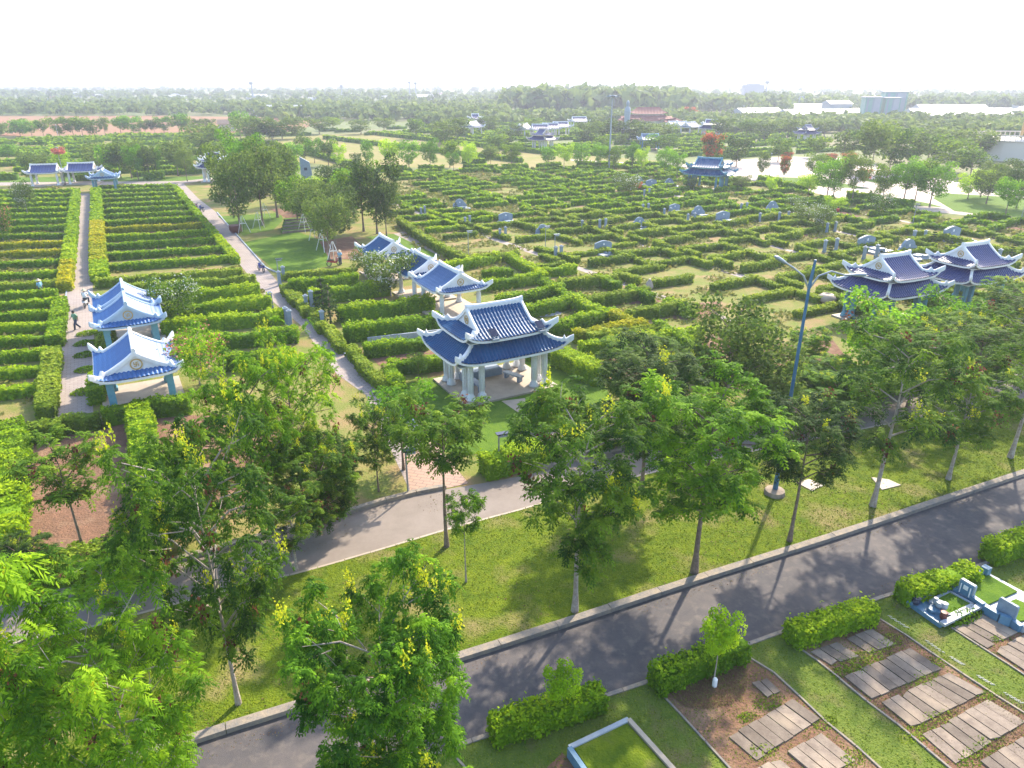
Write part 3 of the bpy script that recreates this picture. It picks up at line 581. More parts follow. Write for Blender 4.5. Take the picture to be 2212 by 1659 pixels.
for a, b in [((0, 388), (40, 388)), ((165, 392), (215, 390)), ((310, 389), (358, 387)), ((235, 370), (275, 368)), ((330, 372), (372, 371)), ((390, 371), (440, 370)), ((815, 372), (880, 370)), ((905, 370), (960, 371)), ((1000, 368), (1075, 369)),
             ((1085, 369), (1140, 366)), ((1160, 367), (1210, 363)), ((1245, 362), (1330, 362)), ((1350, 361), (1440, 364)), ((1000, 352), (1050, 355)), ((1640, 393), (1680, 402)), ((1690, 406), (1740, 416)), ((1830, 430), (1900, 440)), ((1925, 446), (1970, 452))]:
    hedge(G(*a), G(*b), 1.4, 1.4, 'hedge', 'short block of clipped hedge bordering the hedge garden, near %s' % 'the plaza', 'border hedge blocks', 0)
WR = np.random.default_rng(19)
def weeds(name, poly, n, ls, m, label, thr=.0, h=.25, z0=.01):  # scattered small leaves
    us = [G(*q) for q in poly]; x0, x1 = min(a.x for a in us), max(a.x for a in us); y0, y1 = min(a.y for a in us), max(a.y for a in us); P = []
    Q = [(a.x, a.y) for a in us]
    while len(P) < n:
        x, y = WR.uniform(x0, x1), WR.uniform(y0, y1)
        f = math.sin(x * .9 + 2 * math.sin(y * .37)) + math.sin(y * 1.1 + 1.7 * math.sin(x * .53)) + .8 * math.sin(x * .21 + y * .17)
        if f > thr and inpoly(x, y, Q): P.append((x, y, z0 + WR.random() ** 2 * h))
    P = np.array(P); D = np.linalg.norm(P[:, :2], axis=1)
    V = leaves(P, np.tile([[0, -.3, 1.]], (len(P), 1)), ls * (.5 + D / 90) * WR.uniform(.6, 1.5, len(P)), WR, .5, .6); V[:, :, 2] = np.maximum(V[:, :, 2], z0)
    o = link(name, quadmesh(name, V, np.clip(WR.normal(.5, .2, len(P)), 0, 1)), m); tag(o, label, 'weeds', kind='stuff')
weeds('plot_weeds', [(846, 374), (1440, 356), (1960, 457), (2300, 500), (2500, 760), (1500, 705), (1120, 700), (1000, 620), (830, 480)], 52000, .16, 'weed', 'patchy weeds growing over the plots between the hedges', .1)
weeds('row_weeds', [(0, 405), (150, 405), (120, 600), (80, 880), (0, 900)], 5000, .15, 'weed', 'weeds growing between the hedge rows left of the path', .5)
weeds('row_weeds', [(230, 400), (360, 400), (500, 560), (640, 700), (600, 740), (420, 760), (240, 640)], 9000, .15, 'weed', 'weeds growing between the hedge rows right of the path', .5)
weeds('bed_litter', [Z(300, 800), Z(880, 650), Z(1900, 1290), Z(1950, 1900), Z(1450, 1800)], 7000, .035, 'litter', 'dry leaf litter and scrub on the slab bed soil', .3, .04, .11)
weeds('bed_litter', [Z(-580, 1100), Z(0, 905), Z(900, 1659), Z(-100, 1700)], 6000, .035, 'litter', 'dry leaf litter on the left slab bed soil', .2, .05, .11)
M['grassblade'] = leafmat('grassblade', (0.06, 0.11, 0.006), (0.13, 0.19, 0.010), (0.26, 0.27, 0.03), 0.3, rnd=0.0)
PXL = [(300, 1345), (690, 1232), (1000, 1141), (1360, 1039), (2134, 882), (2260, 868), (2212, 1026), (1850, 1148), (1500, 1260), (1250, 1344), (975, 1433), (620, 1541), (375, 1621), (120, 1700), (-100, 1500), (60, 1395)]
weeds('lawn_grass', PXL, 60000, .045, 'grassblade', 'short grass blades of the lawn strip between the roads', -9, .05, .125)
weeds('lawn_litter', PXL, 1800, .05, 'litter', 'dry fallen leaves scattered over the lawn strip', .2, .02, .14)
weeds('near_grass', [(985, 1615), (1415, 1472), (1630, 1392), (1890, 1300), (2212, 1195), (2260, 1700), (985, 1700)], 26000, .04, 'grassblade', 'rough grass blades round the slab beds', -9, .05, .095)
weeds('road_litter', [(700, 1700), (985, 1612), (1415, 1467), (1630, 1387), (2212, 1190), (2212, 1160), (1630, 1360), (1415, 1440), (985, 1580), (700, 1660)], 900, .035, 'litter', 'fallen leaves gathered along the near kerb of the lower road', .0, .004, .03)
weeds('road_litter', [(400, 1630), (975, 1447), (1500, 1274), (2212, 1040), (2212, 1048), (1500, 1288), (975, 1465), (400, 1660)], 500, .035, 'litter', 'fallen leaves gathered along the far kerb of the lower road', .0, .004, .03)
weeds('road_litter', [(200, 1385), (690, 1226), (1360, 1033), (1360, 960), (1050, 1040), (640, 1150), (200, 1270)], 900, .04, 'litter', 'scattered fallen leaves on the middle road', .4, .004, .03)
# near hedges by the lower road
NEARH = [((1066, 1550), (1300, 1482), .8, 1.05), ((1420, 1446), (1608, 1372), .8, 1.05), ((1708, 1354), (1893, 1296), .8, .98), ((1952, 1265), (2105, 1218), .8, 1.0), ((2142, 1175), (2330, 1110), .9, 1.1)]
NL = ['leafy green hedge block below the lower road, behind the left lime sapling', 'leafy green hedge block below the lower road, behind the right lime sapling',
      'leafy green hedge block with bare twigs at the head of the slab bed', 'leafy green hedge block beside the blue walled grave', 'leafy green hedge block at the right border of the lower road']
near_specs = [(G(a[0], a[1], h), G(b[0], b[1], h), wd, h, NL[i]) for i, (a, b, wd, h) in enumerate(NEARH)]
for a, b, wd, h, l in near_specs:
    L = (b - a).length; HCs = hedge_mesh(L, wd, h - .1, 0.065, 1 + near_specs.index((a, b, wd, h, l)), .4)
    o = link('hedge', HCs, 'hedge', None, ((a.x + b.x) / 2, (a.y + b.y) / 2, 0.1), math.atan2(b.y - a.y, b.x - a.x))
    tag(o, l, 'hedge', 'hedge blocks along the lower road')
# write the hedges
named = [s for s in HS if s[5]]
def hd(s): return ((s[0] + s[1]) / 2).length
named.sort(key=hd); usedlab = {}
rest = [s for s in HS if not s[5]] + named[285:]
blk = 0
MESHM = {}
for s in named[:285]:
    a, b, wd, h, m, lab, grp, sh = s; L = (b - a).length
    if L < .5: continue
    D = hd(s); ls = 0.085 if D < 55 else (0.12 if D < 80 else (0.17 if D < 120 else 0.24))
    me = hedge_mesh(L, wd, h if D < 70 else round(h, 1), ls, blk, sh); blk += 1
    k = (me.name, m)
    if k not in MESHM: mm = me.copy(); mm.materials.append(M[m]); MESHM[k] = mm
    o = link('hedge', MESHM[k], None, None, ((a.x + b.x) / 2, (a.y + b.y) / 2, 0.008), math.atan2(b.y - a.y, b.x - a.x))
    if lab.endswith('near the plaza'):
        usedlab['b'] = usedlab.get('b', 0) + 1; lab = 'short block of clipped hedge bordering the hedge garden, %s nearest the viewer' % ORD(usedlab['b'])
    tag(o, lab, 'hedge', grp)
def farhedges(name, L):
    Vs = []; Ts = []; ev = []; ef = []; rng = np.random.default_rng(5)
    for s in L:
        a, b, wd, h = s[:4]; d = b - a; Ln = d.length
        if Ln < .5: continue
        D = hd(s); ls = max(.22, D * .0022); n = int(Ln * (h * 1.3 + wd) * 1.3 / (2 * ls * ls * .65)) + 4
        t = rng.random(n); w_ = rng.random(n); top = w_ < wd / (wd + 1.3 * h)
        dn = np.array([d.x / Ln, d.y / Ln, 0]); nn = np.array([-d.y / Ln, d.x / Ln, 0]); sd = np.where(rng.random(n) < .7, -1, 1) * np.sign(-nn[1] * -1 or 1)
        P = np.array([a.x, a.y, 0]) + dn * (t * Ln)[:, None] + nn * (np.where(top, rng.random(n) - .5, sd * .5) * wd)[:, None]
        P[:, 2] = np.where(top, h + rng.normal(0, .06, n), rng.random(n) * h); N = np.where(top[:, None], [[0, 0, 1.]], nn * sd[:, None])
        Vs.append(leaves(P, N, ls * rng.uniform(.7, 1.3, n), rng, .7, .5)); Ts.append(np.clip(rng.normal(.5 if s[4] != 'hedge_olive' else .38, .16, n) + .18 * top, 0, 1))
        k = len(ev); q = [np.array([a.x, a.y, 0]) + nn * sg * (wd / 2 - .08) + dn * e for sg, e in ((-1, .1), (-1, Ln - .1), (1, Ln - .1), (1, .1))]
        ev += [tuple(p) for p in q] + [(p[0], p[1], h - .1) for p in q]
        ef += [tuple(i + k for i in f) for f in ((4, 5, 6, 7), (0, 1, 5, 4), (1, 2, 6, 5), (2, 3, 7, 6), (3, 0, 4, 7))]
    me = quadmesh(name, np.concatenate(Vs), np.concatenate(Ts), (ev, ef)); return link(name, me, 'hedge')
tag(farhedges('far_hedges', rest), 'rows of clipped hedges filling the far cemetery fields', 'hedges', kind='stuff')
#@@PART2
# ------------------------------------------------------------------ pavilions
def roofgeo(a, b, r, b2, tg, z0, z1, lift):
    zf = lambda t: z0 + (z1 - z0) * (.55 * t + .45 * t * t)
    xh = lambda t: a - (a - r) * min(t / tg, 1.0)
    yh = lambda t: b - (b - b2) * t
    def cl(s, t): return lift * abs(s) ** 7 * max(0, 1 - t / tg) ** 2 + lift * .25 * abs(s) ** 2.5 * max(0, 1 - t / tg) ** 2
    return zf, xh, yh, cl
def tiles(a, b, r, b2, tg, z0, z1, lift, per, sub=6, nt=24, course=0.34):
    """four tiled roof faces as one mesh, with round ribs and tile courses"""
    zf, xh, yh, cl = roofgeo(a, b, r, b2, tg, z0, z1, lift); mb = MB()
    slope = math.hypot(b - b2, z1 - z0); nc = max(2, int(slope / course))
    rib = lambda c: .085 * abs(math.cos(PI * c / per)) * min(per / .26, 1.4)
    step = lambda t: .035 * (1 - (t * nc) % 1.0)
    for sg in (-1, 1):
        n = int(2 * a / per * sub); vs = []; fs = []
        for i in range(n + 1):
            x = -a + 2 * a * i / n; tm = 1.0 if abs(x) <= r else tg * (a - abs(x)) / max(a - r, 1e-6)
            for j in range(nt + 1):
                t = tm * j / nt; s = abs(x) / max(xh(t), 1e-6)
                vs.append((x, sg * yh(t), zf(t) + cl(min(s, 1), t) + rib(x) + step(t)))
        for i in range(n):
            for j in range(nt):
                q = i * (nt + 1) + j; f = (q, q + nt + 1, q + nt + 2, q + 1); fs.append(f if sg < 0 else f[::-1])
        mb.add(vs, fs)
    for sg in (-1, 1):
        n = int(2 * b / per * sub); vs = []; fs = []; mt = max(4, int(nt * min(1, tg * 1.5)))
        for i in range(n + 1):
            y = -b + 2 * b * i / n; tm = min(tg, (b - abs(y)) / max(b - b2, 1e-6))
            for j in range(mt + 1):
                t = tm * j / mt; s = abs(y) / max(yh(t), 1e-6)
                vs.append((sg * xh(t), y, zf(t) + cl(min(s, 1), t) + rib(y) + step(t)))
        for i in range(n):
            for j in range(mt):
                q = i * (mt + 1) + j; f = (q, q + 1, q + mt + 2, q + mt + 1); fs.append(f if sg < 0 else f[::-1])
        mb.add(vs, fs)
    return mb
def sweep(mb, pts, wds, lo, hi):
    """rectangular cap along pts; lo/hi offsets in z per point"""
    n = len(pts); vs = []; fs = []
    for i in range(n):
        p = Vector(pts[i]); t = Vector(pts[min(i + 1, n - 1)]) - Vector(pts[max(i - 1, 0)]); t.z = 0
        t = t.normalized() if t.length > 1e-6 else Vector((1, 0, 0)); nn = Vector((-t.y, t.x, 0)); w_ = wds[i] / 2; h = hi[i] - lo[i]
        for sx, zz in ((-1, lo[i]), (1, lo[i]), (1, lo[i] + h * .75), (.55, hi[i]), (-.55, hi[i]), (-1, lo[i] + h * .75)):
            vs.append(p + nn * w_ * sx + Vector((0, 0, zz)))
    for i in range(n - 1):
        for k in range(6): fs.append((i * 6 + k, i * 6 + (k + 1) % 6, (i + 1) * 6 + (k + 1) % 6, (i + 1) * 6 + k))
    fs.append((5, 4, 3, 2, 1, 0)); k = (n - 1) * 6; fs.append(tuple(k + i for i in range(6))); mb.add(vs, fs)
def caps(a, b, r, b2, tg, z0, z1, lift, wd=.23, hh=.22, tip=.30, ridge=True):
    zf, xh, yh, cl = roofgeo(a, b, r, b2, tg, z0, z1, lift); out = []
    for sx in (-1, 1):
        for sy in (-1, 1):
            mb = MB(); pts = []; wds = []; lo = []; hi = []
            T = [1 - (1 - 0) * i / 40 for i in range(41)]
            if b2 > 0.05 or tg >= 1: T = [tg * (1 - i / 30) for i in range(31)]
            for t in T:
                pts.append((sx * xh(t), sy * yh(t), zf(t) + cl(1, t))); wds.append(wd)
                s = 1 - t / max(T); bump = math.exp(-((s - .80) / .035) ** 2) * .26 - math.exp(-((s - .87) / .03) ** 2) * .04
                lo.append(-.10); hi.append(hh + bump + .10 * max(0, s - .85) / .15)
            ex, ey = pts[-1][0] - pts[-3][0], pts[-1][1] - pts[-3][1]; el = math.hypot(ex, ey); ex, ey = ex / el, ey / el
            ox, oy, oz = pts[-1]
            for q in (.3, .6, .85, 1.0):
                e = tip * q; pts.append((ox + ex * e, oy + ey * e, oz)); wds.append(wd * (1 - .55 * q)); lo.append(-.10 + .26 * q ** 1.7 * tip / .45); hi.append(hh + .10 + (.24 - (.10 if q > .9 else 0)) * q * tip / .45)
            sweep(mb, pts, wds, lo, hi); out.append(mb)
    rd = None
    if ridge:
        rd = MB(); n = 16; X = [-r - .1 + (2 * r + .2) * i / n for i in range(n + 1)]
        sweep(rd, [(x, 0, zf(1)) for x in X], [wd * 1.1] * (n + 1), [-.15] * (n + 1), [.28 + .10 * abs(x / r) ** 4 for x in X])
    return out, rd
def fascia(a, b, z0, lift, wd=.12, ht=.15):
    mb = MB(); vs = []; fs = []; P = []; n = 20
    def c(s): return lift * abs(s) ** 7 + lift * .25 * abs(s) ** 2.5
    for i in range(n): s = -1 + 2 * i / n; P.append((a * s, -b, c(s), 0, -1))
    for i in range(n): s = -1 + 2 * i / n; P.append((a, b * s, c(s), 1, 0))
    for i in range(n): s = 1 - 2 * i / n; P.append((a * s, b, c(s), 0, 1))
    for i in range(n): s = 1 - 2 * i / n; P.append((-a, b * s, c(s), -1, 0))
    N = len(P)
    for i, (x, y, cz, nx, ny) in enumerate(P):
        if i % n == 0: q = P[i - 1]; nx, ny = nx + q[3], ny + q[4]
        for o, zz in ((.05, .03), (.05, .03 - ht), (-wd, .03 - ht), (-wd, -.01)): vs.append((x + nx * o, y + ny * o, z0 + cz + zz))
    for i in range(N):
        for k in range(4): fs.append((i * 4 + k, ((i + 1) % N) * 4 + k, ((i + 1) % N) * 4 + (k + 1) % 4, i * 4 + (k + 1) % 4)[::-1])
    mb.add(vs, fs); mb.box((0, 0, z0 - .10), (2 * a - .5, 2 * b - .5, .06)); return mb
def gable(a, b, r, b2, tg, z0, z1, lift, sx):
    zf, xh, yh, cl = roofgeo(a, b, r, b2, tg, z0, z1, lift); P = []
    for i in range(9): t = tg + (1 - tg) * i / 8; P.append((-yh(t), zf(t)))
    for i in range(8, -1, -1): t = tg + (1 - tg) * i / 8; P.append((yh(t), zf(t)))
    P = [(p[0], p[1] + .05) for p in P] + [(yh(tg), zf(tg) - .05), (-yh(tg), zf(tg) - .05)]
    mb = MB(); x0 = sx * (r - .06); vs = [(x0, p[0], p[1]) for p in P] + [(x0 + sx * .08, p[0], p[1]) for p in P]; n = len(P)
    fs = [tuple(range(n)), tuple(range(2 * n - 1, n - 1, -1))] + [(i, i + n, (i + 1) % n + n, (i + 1) % n) for i in range(n)]
    mb.add(vs, fs)
    # raised inner border line
    return mb, (x0 + sx * .08, zf(tg) + (zf(1) - zf(tg)) * .40)
def emblem(sx, x, z_, R):
    """gold ring with the temple's turning cross inside"""
    mb = MB(); n = 28; vs = []; fs = []
    for i in range(n):
        an = 2 * PI * i / n
        for rr_, xx in ((R, 0), (R, .05), (R * .78, .05), (R * .78, 0)): vs.append((x + sx * xx, rr_ * math.cos(an), z_ + rr_ * math.sin(an)))
    for i in range(n):
        for k in range(4): fs.append((i * 4 + k, ((i + 1) % n) * 4 + k, ((i + 1) % n) * 4 + (k + 1) % 4, i * 4 + (k + 1) % 4))
    mb.add(vs, fs)
    q = R * .34; w_ = R * .13; k = sx
    def bar(y0, z0, y1, z1): mb.box((x + sx * .02, (y0 + y1) / 2, z_ + (z0 + z1) / 2), (.05, abs(y1 - y0) + w_, abs(z1 - z0) + w_))
    bar(-q, 0, q, 0); bar(0, -q, 0, q)
    bar(q, w_, q, q) if k < 0 else bar(q, -w_, q, -q)
    bar(-q, -w_, -q, -q) if k < 0 else bar(-q, w_, -q, q)
    bar(-q, q, -w_, q) if k < 0 else bar(w_, q, q, q)
    bar(w_, -q, q, -q) if k < 0 else bar(-q, -q, -w_, -q)
    return mb
COLP = [(.34, 0), (.34, .10), (.27, .16), (.30, .24), (.21, .34), (.185, .5), (.18, 1.2)]
def column(h, sq=False, n=16):
    mb = MB()
    if sq: mb.box((0, 0, h / 2), (.42, .42, h)); mb.box((0, 0, .12), (.56, .56, .24)); mb.box((0, 0, h - .12), (.54, .54, .20)); return mb
    k = 12; prof = COLP + [(.175, h - .35), (.22, h - .22), (.28, h - .08), (.28, h)]
    mb.lathe((0, 0, 0), prof, n)
    for i in range(8):
        an = 2 * PI * i / 8; mb.box((.185 * math.cos(an), .185 * math.sin(an), h * .5 + .02), (.05, .05, h - 1.0), an)
    return mb
def pavilion(label, center, rot, kind='double', tile='tile', trim='white', colm='marble', zoff=0.0, scale=1.0, lo=False, base='pale', sq=False, a=None, b=None, group=None, emb='gold', gscale=1):
    """kind double: hipped skirt roof under a hip-and-gable roof; single: one hip-and-gable roof. ridge along local x"""
    root = empty('pavilion', (center[0], center[1], zoff), rot); root.scale = (scale,) * 3
    tag(root, label, 'pavilion', group)
    per, sub, nt = (.26, 6, 24) if not lo else (.5, 4, 8)
    def roof(nm, a, b, r, b2, tg, z0, z1, lift, ridge, gab):
        t = tiles(a, b, r, b2, tg, z0, z1, lift, per, sub, nt).build(nm, tile, root, sm=True)
        cs, rd = caps(a, b, r, b2, tg, z0, z1, lift, ridge=ridge)
        for c in cs: c.build('hip_ridge', trim, t)
        if rd: rd.build('main_ridge', trim, t)
        fascia(a, b, z0, lift).build('eaves', trim, t)
        if gab:
            for sx in (-1, 1):
                g, (gx, gz) = gable(a, b, r, b2, tg, z0, z1, lift, sx); go = g.build('gable', trim, t)
                emblem(sx, gx, gz, .30 * gscale).build('emblem', emb, t)
    if kind == 'double':
        A, B = a or 4.25, b or 3.05
        roof('lower_roof', A, B, A - 1.5, B - 1.05, 1.0, 3.0, 4.05, .42, False, False)
        roof('upper_roof', A - .98, B - .50, A - 2.15, 0.0, .36, 4.30, 5.85, .42, True, True)
        m = MB(); m.box((0, 0, 3.75), (2 * (A - 1.55), 2 * (B - 1.1), 1.1)); m.build('upper_wall', trim, root)
        cx_, cy_ = A - 1.35, B - 1.05; H_ = 2.95
        P = []
        for sx in (-1, 1):
            for sy in (-1, 1): P += [(sx * cx_, sy * cy_), (sx * (cx_ - .85), sy * cy_), (sx * cx_, sy * (cy_ - .85))]
    else:
        A, B = a or 3.0, b or 2.5
        roof('roof', A, B, A - .75, 0.0, .26, 2.65, 4.05, .30, True, True)
        cx_, cy_ = A - .85, B - .75; H_ = 2.6; P = [(sx * cx_, sy * cy_) for sx in (-1, 1) for sy in (-1, 1)]
    cm = column(H_ - .15, sq, 16 if not lo else 8).mesh('column', not sq)
    for x, y in P: link('column', cm, colm, root, (x, y, .15))
    m = MB(); m.box((0, 0, .07), (2 * (cx_ + .75), 2 * (cy_ + .75), .14)); m.build('floor_slab', base, root)
    return root
PG = 'blue roofed pavilions of the hedge garden'
c = W(21.75, 41.75); main = pavilion('large open pavilion with two stacked blue roofs and white columns', c, TH, 'double', 'tile', group=PG)
# solar lamps on the front eave of the large pavilion
for x in (-1.3, 2.25):
    t = empty('solar_lamp', main.matrix_world @ Vector((0, 0, 0)))
    t.location = c + (W(x, -2.35) - W(0, 0)) + Vector((0, 0, 4.62)); t.rotation_euler = (0, 0, TH)
    tag(t, 'dark solar panel lamp on the %s half of the large pavilion eave' % ('left' if x < 0 else 'right'), 'solar lamp', 'solar lamps on the large pavilion')
    mb = MB(); mb.box((0, 0, 0), (.52, .62, .04)); o = mb.build('solar_panel', 'panel', t, (0, 0, .18)); o.rotation_euler = (math.radians(38), 0, 0)
    mb = MB(); mb.box((0, -.02, 0), (.58, .68, .03)); o = mb.build('panel_frame', 'palestone', t, (0, .03, .155)); o.rotation_euler = (math.radians(38), 0, 0)
    mb = MB(); mb.tube([(0, 0, 0), (0, .05, .16)], .03, 6); mb.box((0, -.1, -.05), (.3, .08, .1)); mb.build('bracket', 'dark', t)
    mb = MB(); mb.box((0, -.36, -.22), (.42, .12, .16)); mb.build('lamp_head', 'palestone', t)
pavilion('white gabled pavilion with grey blue roof and teal posts at the near left', W(-.5, 51.1), TH + PI / 2, 'single', 'tile_grey', 'white', 'teal', a=3.1, b=2.5, sq=True, group=PG, gscale=1.25)
pavilion('pale blue gabled pavilion with teal posts, the nearer of two joined behind', W(-.45, 62.3), TH + PI / 2, 'single', 'tile_grey', 'bluewhite', 'teal', a=2.45, b=2.45, sq=True, group=PG, gscale=1.2)
pavilion('pale roofed pavilion, the farther of the two joined at their gables', W(-.45, 66.9), TH + PI / 2, 'single', 'tile_grey', 'bluewhite', 'teal', a=2.45, b=2.45, sq=True, group=PG)
pavilion('white gabled pavilion with faded blue tiles, nearest of three behind the frangipani', W(26.3, 59.3), TH + PI / 2, 'single', 'tile_worn', 'white', 'marble', a=3.0, b=2.6, group=PG, gscale=1.1)
pavilion('white gabled blue pavilion, the middle one of three behind the frangipani', W(26.1, 65.4), TH + PI / 2, 'single', 'tile', 'white', 'marble', a=2.7, b=2.5, group=PG)
pavilion('white gabled blue pavilion, farthest of three, beside the temple garden lawn', W(25.8, 75.0), TH + PI / 2, 'single', 'tile', 'white', 'marble', a=2.9, b=2.5, group=PG)
pavilion('navy double roofed pavilion among trees, left one of the right pair', G(1904, 690), math.radians(25), 'double', 'tile_navy', 'white', 'teal', a=3.95, b=3.0, group=PG)
pavilion('navy double roofed pavilion among trees, right one of the right pair', G(2074, 658), math.radians(24), 'double', 'tile_navy', 'white', 'teal', a=3.9, b=2.9, group=PG)
FP = [((105, 400), 17, 'single', 3.2, 2.5, 'white', 'tile_navy', 1, 'blue roofed pavilion with white ends, leftmost by the far end of the long path'),
      ((184, 396), 17, 'single', 3.2, 2.5, 'white', 'tile_navy', 1, 'blue roofed pavilion with white ends, just left of the small teal pavilion'),
      ((231, 413), 112, 'single', 2.6, 2.6, 'bluewhite', 'tile', 1, 'small teal pavilion with its gable facing down the long path'),
      ((468, 391), 17, 'double', 3.6, 2.8, 'white', 'tile_navy', 1, 'double roofed pavilion half hidden by the trees of the temple garden'),
      ((1527, 408), -33, 'double', 4.6, 3.3, 'teal', 'tile', 1, 'bright blue double roofed pavilion beside the pale plaza'),
      ((1130, 299), 60, 'single', 3.2, 2.6, 'white', 'tile_navy', 1.25, 'tiny far pavilion, left end of the central cluster'),
      ((1166, 300), 10, 'single', 3.2, 2.6, 'white', 'tile_navy', 1.25, 'tiny far pavilion, second from left in the central cluster'),
      ((1188, 297), 10, 'single', 3.2, 2.6, 'white', 'tile_navy', 1.25, 'tiny far pavilion, third from left in the central cluster'),
      ((1210, 293), 10, 'single', 3.2, 2.6, 'white', 'tile_navy', 1.25, 'tiny far pavilion, right end of the central cluster'),
      ((1172, 326), -40, 'double', 3.4, 3.0, 'cream', 'tile_navy', 1.1, 'tall dark gate pavilion in front of the central cluster'),
      ((1020, 294), 60, 'single', 3.2, 2.6, 'white', 'tile_navy', 1.3, 'far pavilion left of the central cluster, nearer of two'),
      ((1027, 284), 10, 'double', 3.4, 2.8, 'white', 'tile_navy', 1.2, 'far pavilion left of the central cluster, farther of two'),
      ((1250, 280), 10, 'single', 3.2, 2.6, 'white', 'tile_navy', 1.3, 'lone tiny pavilion beyond the central cluster'),
      ((1452, 290), 40, 'single', 3.2, 2.6, 'white', 'tile', 1.2, 'tiny far pavilion, leftmost of three in a row before the red temple'),
      ((1470, 291), 40, 'single', 3.2, 2.6, 'white', 'tile', 1.2, 'tiny far pavilion, middle of three in a row before the red temple'),
      ((1489, 292), 40, 'single', 3.2, 2.6, 'white', 'tile', 1.2, 'tiny far pavilion, rightmost of three in a row before the red temple'),
      ((1534, 297), -20, 'double', 4.2, 3.2, 'white', 'tile_navy', 1.1, 'far double roofed pavilion right of the row of three'),
      ((1740, 308), 20, 'double', 3.4, 3.0, 'sheddark', 'tile_navy', 1.0, 'dark double roofed pavilion beyond the orange flowering trees'),
      ((1352 + 50, 322), 0, 'single', 3.2, 2.6, 'bluewhite', 'tile', 1.1, 'blue pavilion right of the statue on its dark pedestal')]
for px, rot, kd, a_, b_, tr, tl, scl, lb in FP:
    pavilion(lb, G(*px), math.radians(rot), kd, tl, tr, 'teal' if tr in ('teal', 'bluewhite') else 'marble', scale=scl, lo=True, a=a_, b=b_, group=PG)
# pavilion furniture
def bench(loc, rz, label, grp=None, m='palestone'):
    t = empty('stone_bench', loc, rz); tag(t, label, 'bench', grp)
    mb = MB(); mb.box((0, 0, .42), (1.7, .45, .10)); mb.build('seat', m, t)
    for x in (-.62, .62): mb = MB(); mb.box((x, 0, .18), (.16, .42, .36)); mb.build('leg', 'stone', t)
bench(W(23.1, 41.5, .15), TH + 1.9, 'pale stone bench on the right side of the large pavilion floor', 'benches in the large pavilion')
bench(W(20.1, 41.3, .15), TH + PI / 2, 'grey stone bench behind the left columns of the large pavilion', 'benches in the large pavilion', 'stone')
mb = MB(); mb.slab([(-1.6, -.5), (1.6, -.5), (1.6, .5), (-1.6, .5)], 0, .5); mb.box((0, 0, .53), (3.0, .8, .06))
tag(mb.build('stone_table', 'stone', None, W(21.3, 43.3, .142), TH), 'long grey stone altar table at the back of the large pavilion', 'table')
# grey low wall and pallets by the earth plots
mb = MB(); mb.slab([(0, 0), (6.3, 0), (6.3, .15), (0, .15)], 0, .5)
tag(mb.build('low_wall', 'palestone', None, G(795, 742), math.radians(20)), 'pale grey low retaining wall by the earth plot left of the pavilion', 'wall')
t = empty('timber_stack', G(1178, 678), .3); tag(t, 'stack of dark grey planks lying behind the large pavilion', 'planks')
for i in range(7): mb = MB(); mb.box((0, 0, 0), (2.6, .22, .06)); o = mb.build('plank', 'sheddark', t, (.1 * (i % 3), -.8 + i * .25, .06 + .03 * (i % 2)), .05 * (i % 3 - 1))

# ------------------------------------------------------------------ trees
def frondquads(tip, dirs, lens, rng, droop=.55, nseg=5, lw=.062, ll=.19):
    """arched pinnate fronds: leaflets in pairs along a rachis"""
    n = len(tip); out = []; h = unit(dirs * np.array([1, 1, .0]) + 1e-6); side = np.stack([-h[:, 1], h[:, 0], np.zeros(n)], 1); up = dirs[:, 2:3]
    for k in range(nseg):
        t = (k + .6) / nseg; base = tip + dirs * (lens * t)[:, None]; base[:, 2] -= droop * lens * t * t
        tan = unit(dirs - np.array([0, 0, 1.]) * (2 * droop * t)); L = ll * (lens / .6) * (1.15 - abs(t - .45))
        for sg in (-1, 1):
            dv = unit(side * sg + tan * .55 + np.array([0, 0, -.28]) + rng.normal(0, .12, (n, 3))); wv = unit(tan + rng.normal(0, .1, (n, 3))) * (lw * lens / .6)[:, None]
            a = base; b_ = base + dv * L[:, None]; m_ = (a + b_) / 2
            out.append(np.stack([a, m_ - wv, b_, m_ + wv], 1))
    return np.concatenate(out)
